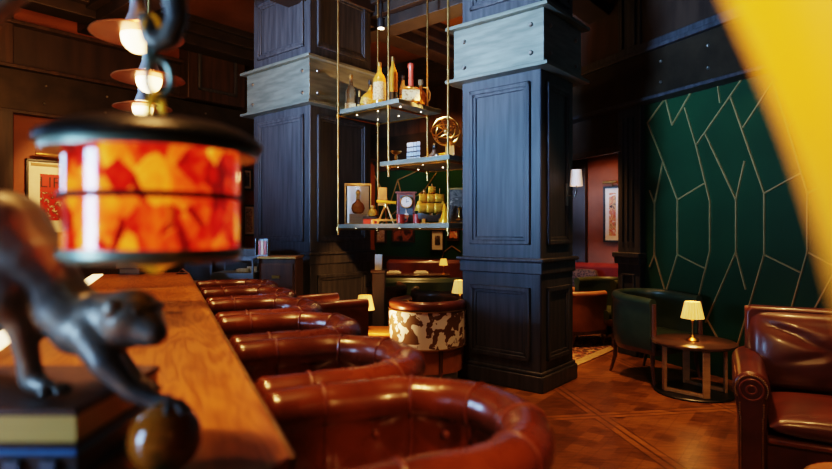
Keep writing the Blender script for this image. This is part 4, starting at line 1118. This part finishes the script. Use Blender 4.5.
# ------------------------------------------------------------------ foreground: books, monkey, ball, lantern
bx = thing('large_book','thick gilt edged dark book under the bronze monkey, on top of a blue one','book',(-.561,.935,BH+.058),0,'big books under the bronze monkey')
G().b2(-.43,-.004,.004,.30,.008,.054).out('page_block','paper_gold',bx)
G().b2(-.44,0,0,.305,0,.009).b2(-.44,0,0,.305,.053,.066).out('cover','cloth_black',bx,bevel=.003)
bx = thing('large_book','thick blue topped dark book lying on the bar under the gilt one','book',(-.561,.935,BH),0,'big books under the bronze monkey')
G().b2(-.43,-.004,.006,.30,.006,.046).out('page_block','hull',bx)
G().b2(-.44,.002,-.002,.31,.045,.058).out('top_cover','cloth_blue',bx,bevel=.003); G().b2(-.44,.002,-.002,.31,0,.008).out('cover','hull',bx,bevel=.003)
for x in (-.40,-.33,-.27,-.20,-.12,-.06): G().b2(x,x+.025,-.004,.004,.016,.038).out('spine_tooling','grey_metal',bx)

def P(px,py,Y): return at(px,py,Y)
def body_mesh(chains, name, voxel=.0055):
    """one continuous surface grown over tapered limbs (point, radius)"""
    g = G()
    for ch in chains:
        for p, r in ch: g.ball(p, r, 16)
        for (p,r),(q,s) in zip(ch,ch[1:]): g.tube([p,q],[r*.98,s*.98],14)
    mm = bpy.data.meshes.new(name); g.bm.to_mesh(mm); g.bm.free()
    o = bpy.data.objects.new(name, mm); C.objects.link(o)
    md = o.modifiers.new('r','REMESH'); md.mode = 'VOXEL'; md.voxel_size = voxel
    sm = o.modifiers.new('s','SMOOTH'); sm.factor = .5; sm.iterations = 10
    dg = bpy.context.evaluated_depsgraph_get(); me2 = bpy.data.meshes.new_from_object(o.evaluated_get(dg))
    bpy.data.objects.remove(o)
    return me2
def nodes(*l): return [(P(x,y,Y), r*Y/F) for x,y,Y,r in l]
ch = [nodes((-28,250,1.07,46),(0,237,1.06,48),(28,268,1.05,40),(55,297,1.04,32),(80,318,1.035,28),(105,317,1.03,25),(131,318,1.02,30)),
      nodes((55,297,1.04,32),(80,327,1.03,28),(92,335,1.01,23),(106,363,.985,16),(132,391,.98,11),(155,401,.978,9),(170,402,.978,8)),
      nodes((131,318,1.02,27),(146,328,1.005,19),(154,333,.995,14)),
      nodes((-28,250,1.07,40),(-78,215,1.06,24),(-92,130,1.05,17),(-54,55,1.03,15),(-12,14,1.02,14),(38,-26,1.01,13.5),(100,-46,1.0,13),(150,-36,1.0,13),(173,-10,1.0,12.5),(177,18,1.0,12),(170,38,1.0,11),(158,44,1.0,10),(149,36,1.0,9.5),(146,18,1.0,8.5)),
      nodes((-10,270,1.03,40),(8,300,1.0,27),(22,326,1.0,15),(28,356,1.01,11.5),(32,380,1.015,12),(48,388,1.0,9)),
      nodes((-28,260,1.12,40),(-36,315,1.15,24),(-30,350,1.16,15),(-32,373,1.17,11),(-18,378,1.15,9)),
      nodes((80,318,1.035,26),(98,333,1.09,18),(119,362,1.13,12),(137,381,1.15,9),(146,386,1.14,8))]
me = body_mesh(ch,'monkey_statue')
g = G(); g.bm.from_mesh(me)
# toes and fingers, ears, brow, eyes: all one bronze casting
def toes(base, dirs, r=.0075, L=.030):
    for d in dirs:
        d = Vector(d).normalized(); b0 = Vector(base)
        g.tube([b0, b0+d*L*.55+Vector((0,0,.002)), b0+d*L+Vector((0,0,-.006))],[r,r*.95,r*.6],8)
toes(P(48,388,1.0),[(.95,-.55,0),(1,-.25,0),(1,.05,0),(1,.35,0),(.3,-1,0)],.0085,.036)
toes(P(170,402,.978),[(.9,-.5,-.35),(1,-.15,-.4),(1,.2,-.4),(.9,.55,-.4),(.2,-1,-.35)],.008,.034)
toes(P(146,386,1.14),[(.9,-.4,-.1),(1,0,-.1),(.9,.4,-.1)],.007,.028)
hd = P(131,318,1.02)
for dx,dy,dz in ((-.012,-.045,.020),(-.004,.050,.022)): g.ball(hd+Vector((dx,dy,dz)),(.016,.010,.020),12)
for dx,dy,dz in ((.036,-.022,.004),(.044,.010,.004)): g.ball(hd+Vector((dx,dy,dz)),.009,10)
g.tube([hd+Vector((.022,-.040,.014)),hd+Vector((.042,-.012,.020)),hd+Vector((.040,.022,.018))],[.010,.012,.010],8)
mo = g.out('monkey_statue','bronze',None,sharp=80)
tag(mo,'dark bronze monkey statue on books, tail hooked overhead to hold a lantern','statue')

bl = thing('ball','glossy orange and dark green ball under the bronze paw on the bar','ball',(-.434,.977,BH))
G().ball((0,0,.0605),.0605,32).out('ball_body','ball',bl)
G().lathe([(.012,.119),(.016,.122),(.012,.126),(.002,.127)],n=12).out('stud','brass',bl)

LX, LY = (155-416)/F*1.0, 1.0
ln = thing('hanging_lantern','round iron lantern with glowing red and amber glass hanging from the bronze tail','lantern',(LX,LY,0))
def zy(py): return EYE+(230-py)/F
def zr_(py): return EYE+(230-py)/F*.88
G().lathe([(.02,zr_(112)),(.135,zr_(114)),(.155,zr_(119)),(.180,zr_(128)),(.184,zr_(134)),(.182,zr_(137)),(.14,zr_(139)),(.02,zr_(139))],n=56).out('roof','iron',ln)
G().lathe([(.03,zr_(106)),(.045,zr_(109)),(.05,zr_(113)),(.02,zr_(113))],n=24).out('cap','iron',ln)
G().lathe([(.170,zr_(136)),(.174,zr_(140)),(.174,zr_(147)),(.155,zy(152)),(.14,zy(152)),(.14,zr_(136))],n=56).out('upper_band','verdigris',ln)
g = G(); NG = 14
for k in range(NG): pass
g.lathe([(.1425,zy(150)),(.1425,zy(198)),(.1425,zy(249))],n=56); g.out('glass_drum','lantern_glass',ln)
G().torus((0,0,zy(198)),.1445,.0055,56,8).out('middle_band','iron',ln)
G().lathe([(.14,zy(247)),(.148,zy(248)),(.15,zy(255)),(.140,zy(261)),(.02,zy(262))],n=56).out('lower_band','verdigris',ln)
G().lathe([(.05,zy(260)),(.045,zy(264)),(.018,zy(268)),(.012,zy(272)),(.002,zy(274))],n=24).out('finial','glowing_yellow_brass',ln)
def link(py0, py1, px, m, name='chain_link', tw=0, w=.45, r=.004):
    c = Vector(((px-155)/F, 0, (zy(py0)+zy(py1))/2)); hh = (zy(py0)-zy(py1))/2
    pts = []
    for i in range(24):
        a = 2*PI*i/24; x = hh*w*math.cos(a); z = hh*math.sin(a)
        pts.append(c+Vector((x*math.cos(tw),x*math.sin(tw),z)))
    G().tube(pts,r,8,closed=True).out(name,m,ln)
link(16,46,152,'glowing_yellow_brass',tw=.9,w=.5,r=.005)
link(42,64,151,'verdigris',tw=1.3,w=.4,r=.006)
link(60,97,159,'verdigris',tw=.2,w=.62,r=.0055)
link(94,128,156,'glowing_yellow_brass',tw=1.2,w=.5,r=.006)

# amber lamp cropped by the frame edge
al = thing('pendant_glass_lamp','glowing amber yellow glass pendant lamp hanging close by, cropped by the frame edge','pendant lamp',(.235,.21,0))
prof = []
AD = math.hypot(.235,.21); AA = math.atan2(.235,.21)
for i in range(13):
    tt = i/12; z = 1.645-.225*tt
    r = .10
    for _ in range(12):
        Yt = math.sqrt(AD*AD-r*r)*math.cos(AA-math.asin(r/AD)); py = 230-(z-EYE)/Yt*F
        edge = 727+py*.36+10*math.sin(PI*max(0,min(1,py/300)))
        r = max(.012, min(.4, AD*math.sin(AA-math.atan((edge-416)/F))))
    prof.append((r, z))
G().lathe([(.02,1.655)]+prof+[(.01,1.415)],n=56).out('glass_shade','amber',al)
G().lathe([(.045,1.65),(.04,1.675),(.015,1.69)],n=24).out('cap','brass',al)
G().cyl((0,0,1.685),(0,0,H),.005,n=8).out('stem','brass',al)

# ------------------------------------------------------------------ light
def area(name, loc, aim, sx, sy, e, col):
    l = bpy.data.lights.new(name,'AREA'); l.shape = 'RECTANGLE'; l.size = sx; l.size_y = sy; l.energy = e; l.color = col
    o = bpy.data.objects.new(name,l); C.objects.link(o); o.location = loc
    o.rotation_euler = (Vector(aim)-Vector(loc)).to_track_quat('-Z','Y').to_euler(); return o
def spot(name, loc, aim, e, ang=60, col=(1,.62,.30), blend=.6, r=.05):
    l = bpy.data.lights.new(name,'SPOT'); l.energy = e; l.color = col; l.spot_size = math.radians(ang); l.spot_blend = blend; l.shadow_soft_size = r
    o = bpy.data.objects.new(name,l); C.objects.link(o); o.location = loc
    o.rotation_euler = (Vector(aim)-Vector(loc)).to_track_quat('-Z','Y').to_euler(); return o
def point(name, loc, e, col=(1,.6,.28), r=.04):
    l = bpy.data.lights.new(name,'POINT'); l.energy = e; l.color = col; l.shadow_soft_size = r
    o = bpy.data.objects.new(name,l); C.objects.link(o); o.location = loc; return o
DAY = (.33,.60,1.0)
d_l = area('window_daylight',(-6.5,-.8,1.75),(.2,6.2,3.1),1.6,1.5,270,DAY); d_l.data.spread = math.radians(46)
d_2 = area('window_daylight',(-2.7,-.5,1.75),(-.3,1.1,1.35),.75,1.5,16,DAY); d_2.data.spread = math.radians(70)
d_3 = area('window_daylight',(-3.4,2.3,1.85),(.4,1.9,1.0),.8,1.3,24,DAY); d_3.data.spread = math.radians(90)
W = (1,.54,.19)
for i in range(5):      # over the bar
    p = PR+B*(.2+1.15*i)-NB*.30
    spot('bar_spot',(p.x,p.y,4.1),(p.x+.05,p.y,1.0),(300,300,300,190,110)[i],46,W)
for i in range(4):      # over the bar edge, added to brighten the chair interiors
    p = PR+B*(.1+1.25*i)
    q = PR+B*(.30+1.25*i)+NB*.62
    spot('chair_fill',(p.x-.15,p.y,3.7),(q.x,q.y,.88),(130,110,90,60)[i],42,W)
p = F1+V*.35+U*.25
spot('shelf_spot',(p.x-.3,p.y-1.1,4.1),(p.x,p.y,2.95),45,24,(1,.62,.28))
spot('shelf_spot',(p.x+.55,p.y-1.0,4.1),(p.x+.6,p.y-.1,2.35),45,28,(1,.62,.28))
for s in (-.5,-.15,.2,.5):
    q = F1+V*s+U*.25; point('shelf_glow',(q.x-.15,q.y-.28,2.05),1.6,(1,.60,.25))
spot('floor_spot',(1.9,4.6,4.2),(1.7,4.3,0),480,62,W)
spot('floor_spot',(1.0,3.0,4.2),(1.2,3.4,0),150,60,W)
spot('corridor_spot',(1.75,6.7,3.9),(2.05,7.05,0),420,44,W)
spot('corridor_spot',(2.75,7.85,2.85),(2.6,7.7,0),130,90,W)
spot('cowhide_fill',(-.5,4.4,4.0),(.05,5.6,.5),170,40,(1,.66,.36))  # unseen lamp added to brighten the cowhide chair
spot('middle_spot',(-.1,6.6,4.1),(0,6.3,0),500,60,W)
spot('middle_spot',(0,8.8,4.1),(0,9.3,.5),500,60,W)
spot('back_wall_fill',(.2,9.6,4.2),(.2,11.3,2.0),260,80,W)  # added to lift the dark back wall and its pictures
point('table_lamp_glow',(2.545,5.20,.75),5)
point('table_lamp_glow',((376-416)/F*5.5,5.50,.62),16)  # set in front of its lamp to brighten the table
point('table_lamp_glow',((460-416)/F*6.75,6.75,.80),6)
spot('chair_fill',(1.0,-.7,2.5),(.16,1.66,.80),210,20,W)  # from behind the camera, added to light the near chair's inside
spot('statue_spot',(-1.15,1.75,3.6),(-.62,1.05,1.3),70,22,W)
spot('table_fill',(1.5,2.3,3.0),(2.4,5.4,.45),120,26,W)  # unseen warm fill from the camera side for the table legs
spot('pillar_fill',(0,5.0,2.2),(-.88,7.15,.85),320,24,W)  # in mid-air without a fitting, added to warm the pillar base
spot('cabinet_fill',(-1.5,4.6,3.7),(-1.6,6.0,1.1),110,26,W)  # unseen lamp added to warm the cabinets
spot('middle_spot',(.1,6.1,3.2),(-.05,7.45,.7),300,36,W)  # unseen lamp added to bring out the tufted chairs
spot('sofa_spot',(2.2,2.9,4.2),(2.65,3.6,.7),230,45,W)
spot('sofa_spot',(.9,1.0,2.3),(2.35,3.6,.6),95,34,W)  # low fill from camera left, added for the sofa arm
spot('green_wall_spot',(2.1,4.4,4.0),(3.4,4.6,1.6),45,80,(1,.72,.42))
spot('poster_spot',(-3.7,6.6,2.85),(-4.6,7.9,1.9),170,75,W)
spot('passage_spot',(2.6,7.9,2.7),(3.0,8.9,1.9),40,70,W)
area('ceiling_wash',(-1.5,4.5,3.2),(-1.5,5.6,4.6),3,3,60,W)  # unseen area lights, added to warm the ceiling
area('ceiling_wash',(-3.2,5.5,3.4),(-3.6,6.6,4.4),2,2,40,W)
area('ceiling_wash',(.2,8.0,3.2),(.2,8.2,4.6),2.5,2.5,45,W)
w_ = bpy.data.worlds.new('world'); bpy.context.scene.world = w_; w_.use_nodes = True
w_.node_tree.nodes['Background'].inputs[0].default_value = (.30,.20,.14,1); w_.node_tree.nodes['Background'].inputs[1].default_value = .06

# ------------------------------------------------------------------ camera
cam = bpy.data.cameras.new('camera'); co = bpy.data.objects.new('camera',cam); C.objects.link(co)
co.location = (0,0,EYE); co.rotation_euler = (PI/2,0,0)
cam.sensor_width = 36; cam.lens = F/832*36; cam.shift_y = -4.5/832
cam.clip_start = .02
cam.dof.use_dof = True; cam.dof.focus_distance = 5.4; cam.dof.aperture_fstop = 1.5
sc0 = bpy.context.scene; sc0.camera = co
sc0.view_settings.view_transform = 'Filmic'
sc0.view_settings.look = 'High Contrast'
sc0.view_settings.exposure = -0.15
